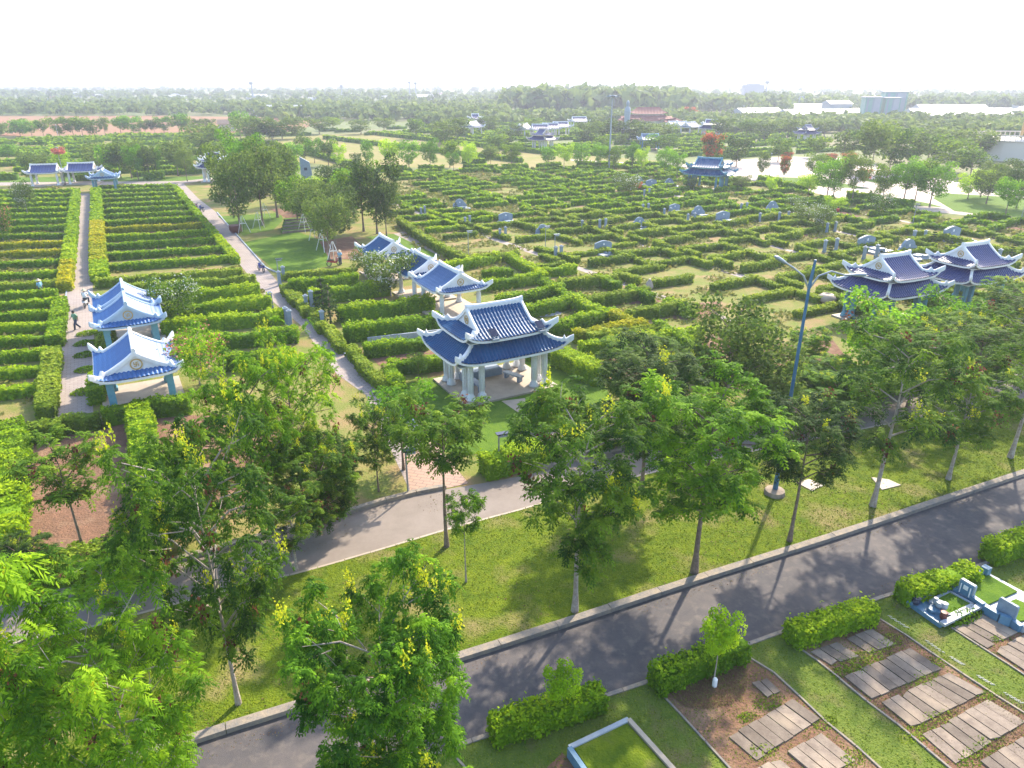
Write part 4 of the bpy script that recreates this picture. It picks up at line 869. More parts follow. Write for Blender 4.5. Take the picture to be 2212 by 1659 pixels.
def skeleton(seed, Ht, R, low, nb=16, up=.35, lean=0.0, shape=1.0):
    """trunk and limb paths; returns (paths with radii, tip points)"""
    rng = random.Random(seed); paths = []; tips = []
    tp = []; x = y = 0.0
    for i in range(9):
        t = i / 8; x += rng.uniform(-.05, .05) * Ht * .10 + lean * .02 * Ht; y += rng.uniform(-.05, .05) * Ht * .10; tp.append(Vector((x * t ** .5, y * t ** .5, Ht * .88 * t)))
    r0 = Ht * .0165
    paths.append((tp, [r0 * (1.5 if i == 0 else 1) * (1 - .85 * i / 8) for i in range(9)]))
    for k in range(nb):
        f = (k + .5) / nb; zf = low + (0.95 - low) * f; i = zf / .88 * 8 * .999; i0 = min(int(i), 7); a = tp[i0].lerp(tp[i0 + 1], min(i - i0, 1))
        an = k * 2.4 + rng.uniform(-.4, .4); prof = math.sin(PI * min(1, (.18 + .82 * (1 - f)) ** shape)) ** .6 if shape else 1
        L = R * (0.45 + .6 * prof) * rng.uniform(.75, 1.1); L = min(L, R * 1.05)
        e = a + Vector((math.cos(an) * L, math.sin(an) * L, L * up * rng.uniform(.4, 1.6) + Ht * .02)); mid = a.lerp(e, .5) + Vector((0, 0, L * .10))
        paths.append(([a, mid, e], [r0 * .42 * (1 - .5 * f), r0 * .25, r0 * .08])); tips.append((e, 1.0)); tips.append((mid, .7))
        for q in range(2):
            s = a.lerp(e, rng.uniform(.45, .8)); an2 = an + rng.uniform(.5, 1.1) * (1 if q else -1); l2 = L * .5
            e2 = s + Vector((math.cos(an2) * l2, math.sin(an2) * l2, l2 * rng.uniform(-.1, .7))); paths.append(([s, e2], [r0 * .18, r0 * .06])); tips.append((e2, .9))
    tips.append((tp[-1] + Vector((0, 0, Ht * .05)), 1.0)); return paths, tips
def trunk_mesh(paths, name='trunk', n=7):
    mb = MB()
    for p, r in paths: mb.tube(p, r, n if p is paths[0][0] else 5, cap=False)
    return mb.mesh(name, True)
def fern_tree(seed, Ht=8.5, R=2.6, low=.33, nb=16, per=9, fl=.62, flowers=.1, pods=.05, up=.35, clump=.55, nros=3, nseg=5, lw=.062):
    rng = np.random.default_rng(seed); paths, tips = skeleton(seed, Ht, R, low, nb, up)
    T = []; D = []; tone = []; FY = []; FPd = []
    for e, wgt in tips:
        for q in range(nros):
            c = np.array(e) + rng.normal(0, clump * .55, 3) * np.array([1, 1, .75]); n = int(per * wgt * rng.uniform(.7, 1.3)) + 2
            an = rng.random(n) * 2 * PI; el = rng.uniform(-.15, .9, n); d = np.stack([np.cos(an) * np.cos(el), np.sin(an) * np.cos(el), np.sin(el)], 1)
            T.append(np.repeat(c[None], n, 0) + rng.normal(0, .08, (n, 3))); D.append(d); tone.append(np.full(n, rng.normal(.47, .24)))
            x = rng.random()
            if x < flowers and q == 0 and e.z > Ht * .45: FY.append(c + np.array([0, 0, .28]))
            elif x < flowers + pods and q == 0: FPd.append(c + np.array([0, 0, .05]))
    T = np.concatenate(T); D = np.concatenate(D); tone = np.concatenate(tone); L = fl * rng.uniform(.7, 1.25, len(T))
    V = frondquads(T, D, L, rng, nseg=nseg, lw=lw); tn = np.tile(tone, 2 * nseg) + rng.normal(0, .10, len(V))
    hz = (V[:, 0, 2] / Ht); tn = np.clip(tn + .0 * hz, 0, 1)
    cr = quadmesh('crown', V, tn)
    def puff(Ps, s, m, spread, nm):
        if nm == 'blossom': Ps = [p + rng.normal(0, .26, 3) * np.array([1, 1, .6]) for p in Ps for _ in range(3)]
        if not Ps: return None
        P = []; 
        for p in Ps: P.append(p + rng.normal(0, 1, (m, 3)) * np.array(spread))
        P = np.concatenate(P); return quadmesh(nm, leaves(P, rng.normal(0, 1, P.shape) + [0, 0, .5], s * rng.uniform(.7, 1.3, len(P)), rng, .8, .5), np.clip(rng.normal(.5, .25, len(P)), 0, 1))
    return dict(H=Ht, R=R, trunk=trunk_mesh(paths), crown=cr, flowers=puff(FY, .050, 34, (.085, .085, .17), 'blossom'), pods=puff(FPd, .075, 42, (.16, .16, .20), 'seed_pods'))
def leafy_tree(seed, Ht=8, R=2.6, low=.3, nb=12, nleaf=4200, ls=.16, up=.55, clump=.85, sq=1.15, flowers=0.0, ncl=None):
    rng = np.random.default_rng(seed); paths, tips = skeleton(seed, Ht, R, low, nb, up); k = int(nleaf / len(tips)) + 1; P = []; N = []; tone = []; FL = []
    for e, wgt in tips:
        c = np.array(e); rad = clump * rng.uniform(.7, 1.25) * (R / 2.6); d = unit(rng.normal(0, 1, (k, 3))); c = c - np.array([0, 0, rad * .35])
        p = c + d * (rad * rng.uniform(.55, 1.05, k) ** .6)[:, None] * np.array([1.15, 1.15, sq]); P.append(p); N.append(d); tone.append(np.full(k, rng.normal(.45, .16)) + rng.normal(0, .14, k))
        if rng.random() < flowers: FL.append(c + np.array([0, 0, rad * .5]))
    P = np.concatenate(P); N = np.concatenate(N); tone = np.clip(np.concatenate(tone), 0, 1)
    cr = quadmesh('crown', leaves(P, N, ls * rng.uniform(.65, 1.3, len(P)), rng, .6, .55), tone); fl = None
    if FL:
        nq = 26 if ls < .25 else 120; Q = np.concatenate([f + rng.normal(0, 1, (nq, 3)) * np.array([.42, .42, .22]) * (1 if nq < 30 else 1.5) for f in FL]); fl = quadmesh('blossom', leaves(Q, rng.normal(0, 1, Q.shape) + [0, 0, .7], ls * .7 * rng.uniform(.7, 1.3, len(Q)), rng, .8, .5), np.clip(rng.normal(.5, .25, len(Q)), 0, 1))
    return dict(H=Ht, R=R, trunk=trunk_mesh(paths, n=6), crown=cr, flowers=fl, pods=None)
MC = {}
def wm(me, m):
    if me is None: return None
    k = (me.name, m)
    if k not in MC: c_ = me.copy(); c_.materials.append(M[m]); MC[k] = c_
    return MC[k]
def tree(v, loc, h, R, label, leaf, bark='bark', group=None, cat='tree', flower='flower_yellow', rz=None, name='tree', base=0.0):
    root = empty(name, (loc[0], loc[1], base), random.uniform(0, 6.28) if rz is None else rz); root.scale = (R / v['R'], R / v['R'], h / v['H'])
    tag(root, label, cat, group)
    link('trunk', wm(v['trunk'], bark), None, root); link('crown', wm(v['crown'], leaf), None, root)
    if v['flowers'] and flower: link('blossom', wm(v['flowers'], flower), None, root)['kind'] = 'stuff'
    if v['pods'] and flower: link('seed_pods', wm(v['pods'], 'pods'), None, root)['kind'] = 'stuff'
    return root
FV = [fern_tree(s, Ht=8.5, R=2.5, low=lo_, nb=nb_, per=9, flowers=f_, pods=pd, nros=3, fl=.60) for s, lo_, nb_, f_, pd in ((11, .34, 17, .05, .05), (12, .30, 18, .10, .05), (13, .42, 15, .12, .16), (14, .36, 12, .08, .12))]
FVB = fern_tree(21, Ht=8.5, R=3.6, low=.22, nb=22, per=9, flowers=.15, pods=.08, nros=3, fl=.62, clump=.75)      # large, dense
FVC = fern_tree(22, Ht=7.5, R=3.2, low=.10, nb=32, per=11, flowers=.17, pods=.07, nros=4, fl=.55, clump=.6)      # bushy
FVS = fern_tree(23, Ht=7.0, R=2.0, low=.55, nb=8, per=8, flowers=.0, pods=.35, nros=3, fl=.60, clump=.45)       # sparse
FVL = fern_tree(27, Ht=7.5, R=3.2, low=.14, nb=18, per=8, flowers=.20, pods=.06, nros=2, fl=.95, clump=.8, nseg=9, lw=.030)
FLM = leafy_tree(71, Ht=7, R=2.8, low=.4, nb=9, nleaf=1700, ls=.26, clump=1.0, up=.5, flowers=.65)
SAP = leafy_tree(31, Ht=2.6, R=.75, low=.45, nb=10, nleaf=2600, ls=.07, clump=.85, up=.8)
LV = [leafy_tree(s, nb=nb_, nleaf=4600, ls=.16, low=l_) for s, nb_, l_ in ((41, 12, .3), (42, 10, .38), (43, 14, .26), (44, 11, .42))]
LF_ = [leafy_tree(s, nb=9, nleaf=1500, ls=.30, low=l_, clump=1.1) for s, l_ in ((51, .25), (52, .35), (53, .42))]
FRG = leafy_tree(61, Ht=3.4, R=1.9, low=.30, nb=10, nleaf=2400, ls=.13, clump=.8, up=.5, flowers=.45)
def TR(v, b, top, halfw, label, leaf, bark='bark_pale', base=0.0, **k):
    p = G(b[0], b[1], base); R = halfw * depth(Vector((p.x, p.y, 4))) / FPX * 0.92; lo_, hi_ = .5, 16.0
    for _ in range(22):         # the crown is an ellipsoid: find the tree height whose silhouette reaches the surveyed top
        h = (lo_ + hi_) / 2; m_ = 9999
        for kk in range(7):
            a = kk * PI / 12; m_ = min(m_, proj(p.x, p.y + R * .85 * math.sin(a), base + h * (.64 + .36 * math.cos(a)))[1])
        if m_ > top + (8 if b[1] > 900 else 0): lo_ = h
        else: hi_ = h
    return tree(v, p, max(h, 1.2), R, label, leaf, bark, base=base, **k)
random.seed(11)
ST = 'row of feathery trees on the lawn strip between the roads'
B_ = .125
TR(FVS, (965, 1180), 865, 92, 'sparse feathery tree with brown pods on the lawn edge, leaning trunk', 'fern', 'bark', B_, group=ST)
TR(FVS, (1007, 1257), 1065, 38, 'slim pale trunked young tree with scant leaves, before the sparse tree', 'fern_bright', 'bark_pale', B_, group=ST, flower=None)
TR(FV[1], (1242, 1320), 868, 124, 'dark green feathery tree on the lawn, thin pale trunk, below the pavilion walk', 'fern', 'bark_pale', B_, group=ST)
TR(FV[0], (1500, 1237), 828, 136, 'broad bright feathery tree with forked pinkish trunk on the lawn strip', 'fern_bright', 'bark', B_, group=ST)
TR(FV[2], (1705, 1168), 865, 92, 'dark feathery tree with many brown pods beside the pale square slab', 'fern_dark', 'bark', B_, group=ST)
TR(FV[3], (1885, 1093), 712, 108, 'tall open feathery tree with mottled trunk beside the pale broken slab', 'fern', 'bark_pale', B_, group=ST)
TR(FV[1], (2048, 1035), 785, 84, 'slender feathery tree on the right lawn, second from the right edge', 'fern', 'bark_pale', B_, group=ST)
TR(FV[3], (2182, 988), 690, 92, 'tall feathery tree leaning at the right edge of the photo', 'fern', 'bark_pale', B_, group=ST)
TR(FV[0], (1386, 1060), 745, 98, 'dark leaved tree with straight trunk between pavilion walk and bright tree', 'fern_dark', 'bark', B_, group=ST)
TR(FVB, (515, 1520), 965, 148, 'large dark feathery tree with yellow blossom, pale trunk near the lower road', 'fern', 'bark_pale', B_, group=ST)
TR(FVC, (850, 1800), 1325, 165, 'dense bushy feathery tree with yellow blossom at the bottom edge of the photo', 'fern_mid', 'bark_pale', B_, group=ST)
TR(FVL, (40, 1850), 1235, 200, 'wide feathery tree filling the bottom left corner, yellow blossom at its left', 'fern_bright', 'bark_pale', B_, group=ST)
TR(FVL, (330, 1800), 1360, 150, 'feathery tree with bare pale twigs, right of the bottom left corner tree', 'fern_bright', 'bark_pale', B_, group=ST)
TR(FV[3], (249, 1350), 1185, 72, 'small feathery tree topped by bright yellow blossom over the middle road', 'fern_bright', 'bark_pale', B_, group=ST)
TR(FV[3], (641, 1232), 1050, 62, 'thin feathery tree at the kerb of the middle road, left of the leaning tree', 'fern', 'bark_pale', B_, group=ST)
SG = 'feathery trees behind the middle road'
for b, top, hw, v, lf, lb in (((190, 1225), 955, 85, FVS, 'fern', 'open feathery tree with dry brown tufts over the left earth plot'),
        ((60, 1262), 1165, 60, FVC, 'fern_dark', 'low dark bushy tree at the left border above the road'),
        ((300, 1262), 1150, 62, FVC, 'fern_dark', 'low dark bushy tree between the two left earth plots'),
        ((450, 1215), 935, 88, FVB, 'fern_mid', 'big feathery tree with rusty pods above the road, left of the grove middle'),
        ((395, 1170), 1040, 58, FVC, 'fern_bright', 'yellow blossoming bush tree on the right rim of the earth plot'),
        ((570, 1160), 800, 105, FVB, 'fern_bright', 'tallest tree of the left grove, yellow tufts near its top'),
        ((660, 1120), 765, 95, FVB, 'fern_bright', 'bright feathery tree beside the diagonal path with yellow tips'),
        ((700, 1140), 950, 90, FVC, 'fern', 'dense feathery tree above the kerb where the diagonal path ends'),
        ((818, 1062), 880, 55, FVB, 'fern', 'feathery tree with thick pale trunk next to the entrance lamp'),
        ((872, 1015), 846, 66, 'B', 'bright', 'round vivid green tree at the near end of the diagonal path'),
        ((1560, 905), 665, 92, 'O', 'olive', 'dark olive tree with dense crown beside the orange earth, middle right'),
        ((1640, 890), 740, 78, 'O', 'olive', 'dark olive tree left of the blue street lamp post'),
        ((1395, 885), 745, 95, FVC, 'fern', 'bushy tree with yellow tips between earth plot and middle road'),
        ((1290, 960), 880, 75, FVC, 'fern', 'low feathery bush at the end of the pavilion walk'),
        ((1800, 880), 790, 80, FVC, 'fern_bright', 'bright leafy bush tree right of the blue street lamp post'),
        ((1880, 840), 665, 80, 'B', 'bright', 'bright green tree under the left navy pavilion'),
        ((1960, 880), 700, 100, FVB, 'fern', 'wide feathery tree in the right grove below the navy pavilions'),
        ((2030, 770), 648, 62, 'B', 'bright', 'low vivid green tree just below the gap between navy pavilions'),
        ((2095, 850), 690, 100, FVB, 'fern', 'feathery tree in the right grove, third from the right edge'),
        ((2200, 820), 640, 90, FVB, 'olive', 'olive tree in the right grove near the right edge'),
        ((2180, 740), 625, 70, FVC, 'fern_bright', 'yellow flowering shrub tree at the right edge behind the grove'),
        ((1740, 790), 720, 40, FVC, 'fern_bright', 'small bushy tree on the earth by the street lamp head'),
        ((1480, 960), 850, 60, FVC, 'fern', 'low bush on the far kerb right of the straight dark trunk'),
        ((1700, 905), 820, 90, FVC, 'fern_bright', 'broad low bush on the far kerb behind the lamp post'),
        ((2000, 800), 720, 60, FVC, 'fern', 'low bush in the middle of the right grove'),
        ((905, 820), 768, 20, 'O', 'fern', 'small shrub tree on the lawn left of the large pavilion')):
    v = LV[0] if v == 'B' else (LV[2] if v == 'O' else v)
    TR(v, b, top, hw, lb, lf, 'bark', 0.008, group=SG)
for b, top, hw, lb in (((1212, 1560), 1440, 36, 'lime green sapling with thin pale trunk before the left hedge block'), ((1541, 1475), 1330, 38, 'lime green sapling in front of the second hedge block, white marker at its foot')):
    TR(SAP, b, top, hw, lb, 'lime', 'bark_pale', .10, group='lime saplings by the lower road')
for b, top, hw, fl, lf, lb in (((388, 700), 618, 44, 'flower_white', 'fern', 'frangipani tree with white flowers right of the pale roofed pavilions'),
        ((432, 830), 735, 58, 'flower_pink', 'fern_bright', 'frangipani tree with pink flowers right of the near white gabled pavilion'),
        ((845, 640), 560, 52, 'flower_white', 'olive', 'greyish frangipani on wooden props left of the three gabled pavilions'),
        ((790, 600), 552, 30, 'flower_white', 'olive', 'smaller frangipani behind the propped one, below the farthest gabled pavilion'),
        ((60, 462), 405, 22, 'flower_white', 'olive', 'grey green frangipani among the far left hedge rows'),
        ((8, 520), 458, 26, 'flower_pink', 'fern', 'frangipani at the left border among the hedge rows'),
        ((1352, 422), 385, 28, 'flower_white', 'olive', 'grey green frangipani in the maze beside the red flowers'),
        ((1745, 480), 447, 30, 'flower_white', 'olive', 'pale frangipani near the maze end, left of the yellow green bush'),
        ((1775, 500), 455, 24, 'flower_white', 'olive', 'pale frangipani near the maze end, in front of its twin'),
        ((1895, 470), 425, 24, 'flower_white', 'fern', 'round frangipani near the plaza lawn corner'),
        ((1720, 450), 430, 18, 'flower_white', 'fern', 'small white flowering shrub beside the footway to the plaza')):
    TR(FRG, b, top, hw, lb, lf, 'bark_pale', .008, group='frangipani trees', flower=fl)
TR(LV[1], (1376, 412), 396, 9, 'small bright red flowering shrub in the maze', 'flower_red', 'bark', group='shrubs in the maze')
TR(LV[1], (1800, 462), 430, 19, 'vivid yellow green bush in the maze beside the person in red', 'lime', 'bark', group='shrubs in the maze')
TR(LV[0], (1600, 410), 382, 20, 'dark round shrub tree right of the bright blue double pavilion', 'olive', 'bark', group='shrubs in the maze')
TR(LV[0], (1490, 412), 385, 14, 'dark shrub left of the bright blue double pavilion', 'olive', 'bark', group='shrubs in the maze')
# temple garden grove
GG = 'trees of the temple garden'
for i, (b, top, hw, lf) in enumerate((((520, 500), 340, 44, 'olive'), ((568, 487), 335, 42, 'olive'), ((600, 470), 330, 45, 'olive'), ((505, 470), 352, 30, 'olive'), ((645, 492), 395, 34, 'fern_bright'), ((690, 512), 405, 42, 'olive'), ((725, 530), 410, 46, 'olive'),
        ((712, 560), 440, 34, 'olive'), ((786, 500), 370, 42, 'fern'), ((815, 505), 365, 40, 'fern_dark'), ((765, 470), 375, 40, 'bright'), ((740, 450), 365, 42, 'fern_dark'), ((835, 510), 400, 26, 'olive'), ((535, 430), 308, 34, 'bright'), ((628, 440), 345, 24, 'fern_bright'), ((570, 420), 330, 40, 'fern'), ((700, 440), 385, 32, 'lime'), ((600, 415), 322, 28, 'olive'))):
    TR(LV[i % 4], b, top, hw * 1.15, '%s tree of the temple garden, %s from left by its trunk' % ({'olive': 'grey green', 'fern': 'mid green', 'fern_bright': 'yellow green', 'fern_dark': 'dark green', 'bright': 'bright green', 'lime': 'pale lime'}[lf], ORD(1 + sorted([520, 568, 600.5, 505, 645, 690, 725, 712, 786, 815, 765, 740, 835, 535, 628, 570, 700, 600]).index([520, 568, 600, 505, 645, 690, 725, 712, 786, 815, 765, 740, 835, 535, 628, 570, 700, 600.5][i]))),
       lf, 'bark', group=GG)
# tree lines in the middle distance: (label phrase, [(base, top, halfwidth, leaf)])
LN_ = {
 'in the row behind the far pavilions at the left': [((70, 398), 342, 14, 'olive'), ((20, 345), 315, 16, 'bright'), ((75, 390), 375, 8, 'olive'), ((215, 375), 318, 26, 'olive'), ((248, 382), 322, 24, 'bright'), ((262, 385), 320, 22, 'olive'), ((285, 385), 312, 26, 'olive'), ((300, 390), 325, 20, 'bright'), ((325, 388), 318, 18, 'olive'), ((340, 384), 325, 16, 'bright'), ((385, 380), 310, 28, 'olive'), ((405, 392), 330, 18, 'olive'), ((140, 370), 330, 14, 'lime'), ((90, 372), 335, 16, 'olive'), ((62, 365), 335, 14, 'olive')],
 'in the row of green trees before the dry terraces': [((796, 360), 312, 12, 'bright'), ((770, 365), 335, 10, 'olive'), ((845, 365), 310, 18, 'lime'), ((884, 365), 312, 20, 'bright'), ((930, 367), 308, 18, 'bright'), ((972, 362), 312, 18, 'fern'), ((1013, 365), 312, 17, 'lime'), ((980, 370), 335, 14, 'bright'), ((1060, 362), 320, 16, 'olive'), ((1105, 364), 315, 22, 'fern'), ((1185, 362), 322, 16, 'bright'), ((1218, 366), 318, 17, 'lime'), ((1255, 360), 315, 18, 'bright'), ((1296, 365), 318, 18, 'bright'), ((1325, 366), 320, 16, 'fern'), ((1365, 368), 318, 16, 'bright'), ((1385, 372), 325, 14, 'lime')],
 'in the row of trees along the plaza road': [((1435, 380), 325, 18, 'bright'), ((1462, 385), 335, 16, 'bright'), ((1645, 385), 332, 13, 'olive'), ((1692, 392), 345, 10, 'orange_'), ((1665, 420), 385, 12, 'lime'), ((1745, 425), 382, 24, 'lime'), ((1760, 385), 335, 24, 'fern'), ((1800, 425), 350, 26, 'fern'), ((1785, 432), 352, 30, 'bright'), ((1840, 435), 345, 26, 'olive'), ((1905, 435), 360, 26, 'fern'), ((1950, 440), 358, 34, 'bright'), ((2008, 446), 362, 34, 'bright'), ((1975, 438), 355, 30, 'fern'), ((2090, 430), 380, 24, 'lime'), ((2118, 425), 375, 22, 'lime'), ((2130, 440), 370, 30, 'olive'), ((2170, 470), 395, 28, 'bright'), ((2195, 450), 368, 34, 'fern_dark')],
 'in the wooded band behind the plaza': [((1820, 345), 290, 26, 'olive'), ((1870, 350), 290, 30, 'fern'), ((1880, 375), 275, 34, 'olive'), ((1920, 372), 290, 30, 'fern'), ((1960, 370), 300, 32, 'olive'), ((2000, 360), 300, 36, 'fern'), ((2050, 372), 310, 34, 'fern'), ((2095, 385), 330, 30, 'fern'), ((2150, 405), 352, 30, 'olive'), ((2205, 400), 352, 30, 'fern_dark'), ((2050, 340), 285, 36, 'olive'), ((2110, 345), 290, 30, 'olive'), ((2000, 325), 280, 34, 'olive'), ((1940, 330), 280, 32, 'fern'), ((1760, 340), 300, 22, 'fern'), ((1590, 360), 305, 24, 'fern_dark'), ((1680, 350), 305, 20, 'fern')],
 'in the line along the fence of the red field': [((45, 296), 262, 18, 'bright'), ((70, 297), 264, 16, 'bright'), ((95, 296), 262, 12, 'fern'), ((130, 297), 258, 16, 'fern'), ((160, 296), 260, 17, 'fern'), ((180, 297), 258, 18, 'fern'), ((205, 296), 262, 14, 'fern'), ((228, 295), 258, 9, 'olive'), ((262, 292), 256, 18, 'bright'), ((290, 291), 256, 18, 'bright'), ((315, 290), 262, 10, 'olive'), ((335, 290), 263, 12, 'fern_dark'), ((355, 288), 256, 14, 'bright'), ((388, 287), 250, 18, 'bright'), ((405, 286), 256, 14, 'fern'), ((430, 286), 260, 10, 'olive'), ((455, 286), 260, 12, 'olive'), ((0, 300), 268, 14, 'olive')],
 'around the small gatehouse': [((440, 330), 276, 34, 'olive'), ((470, 335), 280, 30, 'olive'), ((520, 300), 248, 18, 'bright'), ((540, 308), 262, 26, 'olive'), ((565, 312), 260, 26, 'olive'), ((590, 312), 270, 24, 'fern_dark'), ((610, 300), 262, 22, 'olive'), ((560, 290), 256, 22, 'fern'), ((640, 360), 315, 18, 'bright'), ((660, 350), 300, 16, 'olive'), ((680, 352), 305, 16, 'bright'), ((710, 358), 308, 18, 'fern'), ((735, 362), 318, 12, 'lime'), ((490, 365), 312, 24, 'fern'), ((455, 372), 318, 22, 'olive')],
 'scattered between the terraces and the central pavilions': [((640, 300), 258, 20, 'olive'), ((690, 290), 258, 22, 'olive'), ((720, 282), 256, 18, 'fern'), ((780, 290), 262, 20, 'olive'), ((830, 285), 258, 20, 'olive'), ((900, 300), 262, 18, 'fern'), ((960, 312), 268, 28, 'olive'), ((985, 308), 262, 24, 'olive'), ((1000, 290), 258, 22, 'olive'), ((1055, 285), 255, 20, 'olive'), ((1095, 322), 288, 16, 'fern_dark'), ((1070, 330), 295, 22, 'fern'), ((1115, 300), 270, 16, 'olive'), ((1150, 285), 258, 16, 'fern'), ((1265, 275), 250, 22, 'olive'), ((1270, 310), 270, 26, 'olive'), ((1300, 305), 262, 28, 'olive'), ((1330, 300), 265, 24, 'fern_dark'), ((1375, 308), 265, 26, 'fern_dark'), ((1400, 312), 272, 28, 'olive'), ((1430, 305), 270, 24, 'olive'), ((1300, 330), 298, 16, 'fern'), ((1340, 320), 292, 12, 'olive'), ((1415, 325), 295, 16, 'bright'), ((1445, 328), 298, 18, 'fern'), ((1560, 300), 260, 20, 'olive'), ((1610, 300), 262, 22, 'fern'), ((1650, 305), 268, 20, 'olive'), ((1700, 300), 262, 24, 'olive'), ((1780, 295), 262, 24, 'olive')]}
for ph, L in LN_.items():
    order = sorted(range(len(L)), key=lambda i: L[i][0][0])
    for rank, i in enumerate(order):
        b, top, hw, lf = L[i]; D = G(*b).length
        v = LV[(i * 3) % 4] if D < 185 else LF_[i % 3]
        wd = {'olive': 'grey green', 'fern': 'mid green', 'fern_bright': 'yellow green', 'fern_dark': 'dark green', 'bright': 'bright green', 'lime': 'pale lime', 'orange_': 'orange flowering'}[lf]
        lf2 = 'olive' if lf == 'orange_' else lf
        TR(FLM if lf == 'orange_' else v, b, top, hw, '%s tree %s, %s from left' % (wd, ph, ORD(rank + 1)), lf2, 'bark', group='trees ' + ph, flower='flower_red')
for i, (b, top, hw) in enumerate([((1535, 366), 300, 20), ((1792, 352), 335, 12), ((1830, 362), 335, 14), ((1700, 352), 332, 10), ((1865, 402), 370, 12), ((1490, 262), 236, 12), ((1040, 262), 245, 14)]):
    TR(FLM, b, top, hw, 'flame tree with orange red blossom, %s of the orange ones counted outward' % ORD(i + 1) if i else 'flame tree with orange red blossom behind the bright blue double pavilion', 'olive', 'bark', group='flame trees', flower='flower_red')
PK = leafy_tree(81, Ht=8, R=1.0, low=.84, nb=6, nleaf=500, ls=.2, clump=1.2)
TR(PK, (142, 400), 320, 11, 'thin tree with a pink blossom tuft behind the far left pavilions', 'flower_pink', 'bark', group='flame trees')
# small cone shaped shrubs
CON = None
def conifer_mesh():
    rng = np.random.default_rng(9); n = 700; t = rng.random(n) ** .7; lay = np.floor(t * 6) / 6; an = rng.random(n) * 6.28; r = (1 - lay) * .62 * rng.uniform(.3, 1, n) + .04
    P = np.stack([np.cos(an) * r, np.sin(an) * r, .35 + lay * 1.7 - r * .15], 1); return quadmesh('crown', leaves(P, np.stack([np.cos(an) * .4, np.sin(an) * .4, np.ones(n)], 1), np.full(n, .09), rng, .5, .5), np.clip(rng.normal(.35, .15, n), 0, 1))
CM = conifer_mesh(); mb = MB(); mb.tube([(0, 0, 0), (0, 0, 1.9)], [.05, .02], 6); CT = mb.mesh('trunk')
for i, b in enumerate([(1250, 500), (1275, 502), (1318, 505), (1790, 560), (1898, 575), (2014, 525), (2070, 548), (2182, 560), (2255, 600), (700, 680), (715, 700), (2050, 545), (1275, 405), (1302, 406), (960, 455), (985, 462), (1860, 530)]):
    root = empty('conifer', G(*b), i * .7); s = 1.0 if i < 9 or i > 10 else 1.9; root.scale = (s, s, s); tag(root, 'small layered conifer shrub in the hedge garden, %s in order round it' % ORD(i + 1), 'shrub', 'layered conifer shrubs')
    link('trunk', wm(CT, 'bark'), None, root); link('crown', wm(CM, 'fern_dark'), None, root)
# cycad beside the pavilion walk
def cycad(seed, n, L):
    rng = np.random.default_rng(seed); an = rng.random(n) * 6.28; el = rng.uniform(.15, 1.35, n); d = np.stack([np.cos(an) * np.cos(el), np.sin(an) * np.cos(el), np.sin(el)], 1)
    T = np.tile([[0, 0, .55]], (n, 1)) + rng.normal(0, .08, (n, 3)); V = frondquads(T, d, L * rng.uniform(.8, 1.15, n), rng, droop=.45, nseg=12, lw=.035, ll=.20); return quadmesh('fronds', V, np.clip(rng.normal(.5, .2, len(V)), 0, 1))
for px, s, l in (((1163, 905), 1.0, 'large dark leafy palm shrub beside the pavilion walk'), ((1192, 915), .8, 'smaller palm shrub with pale stems right of the large one')):
    t = empty('palm_shrub', G(*px)); t.scale = (s,) * 3; tag(t, l, 'palm', 'palm shrubs by the pavilion walk'); link('fronds', cycad(int(s * 10), 95, 1.5), 'fern_bright', t)
    mb = MB(); mb.tube([(0, 0, 0), (.05, 0, .6)], [.14, .1], 8); mb.build('stem', 'bark_pale', t)
# creepers spilling over the long path
def mound(name, px, R, h, n, m, label, cat, grp=None, s=.07, rx=1.0, rz=0.0):
    rng = np.random.default_rng(int(px[0] + px[1])); d = unit(rng.normal(0, 1, (n, 3))); d[:, 2] = abs(d[:, 2]); rad = rng.uniform(.75, 1, n)[:, None]
    P = d * rad * np.array([R * rx, R, h]); o = link(name, quadmesh(name, leaves(P, d, s * rng.uniform(.7, 1.3, n), rng, .6, .6), np.clip(rng.normal(.42, .17, n), 0, 1)), m, None, G(px[0], px[1], 0.03), rz); tag(o, label, cat, grp, 'stuff' if name == 'weed_patch' else None); return o
for i, px in enumerate([(190, 722), (186, 743), (186, 768), (190, 800), (184, 848)]):
    mound('creeper_mound', px, .6, .35, 600, 'hedge', 'green shrub mound lying on the right side of the long path, %s from far' % ORD(i + 1), 'shrub', 'shrub mounds on the long path', rx=1.6, rz=TH)
for i, (px, R) in enumerate([(Z(880, 900), 1.0), (Z(1190, 1080), 1.0), (Z(1300, 960), .55), (Z(1620, 1190), .6), (Z(1280, 1340), 1.1), (Z(1130, 1440), .8), (Z(1600, 1500), 1.0), (Z(1500, 1590), .8), (Z(540, 1370), .6), (Z(160, 1230), .8), (Z(20, 1330), .5), (Z(720, 1600), .7), (Z(120, 1540), .8), (Z(1690, 800), .5), (Z(740, 960), 1.1), (Z(960, 820), .9), (Z(640, 1030), .55), (Z(780, 1000), .8)]):
    mound('weed_patch', px, R * .55, .16, int(500 * R), 'hedge_olive', 'scrubby weeds growing over the edge of the concrete slabs, %s clump' % ORD(i + 1), 'weeds', 'weed clumps in the slab beds', .04, 1.8, TH - .1)

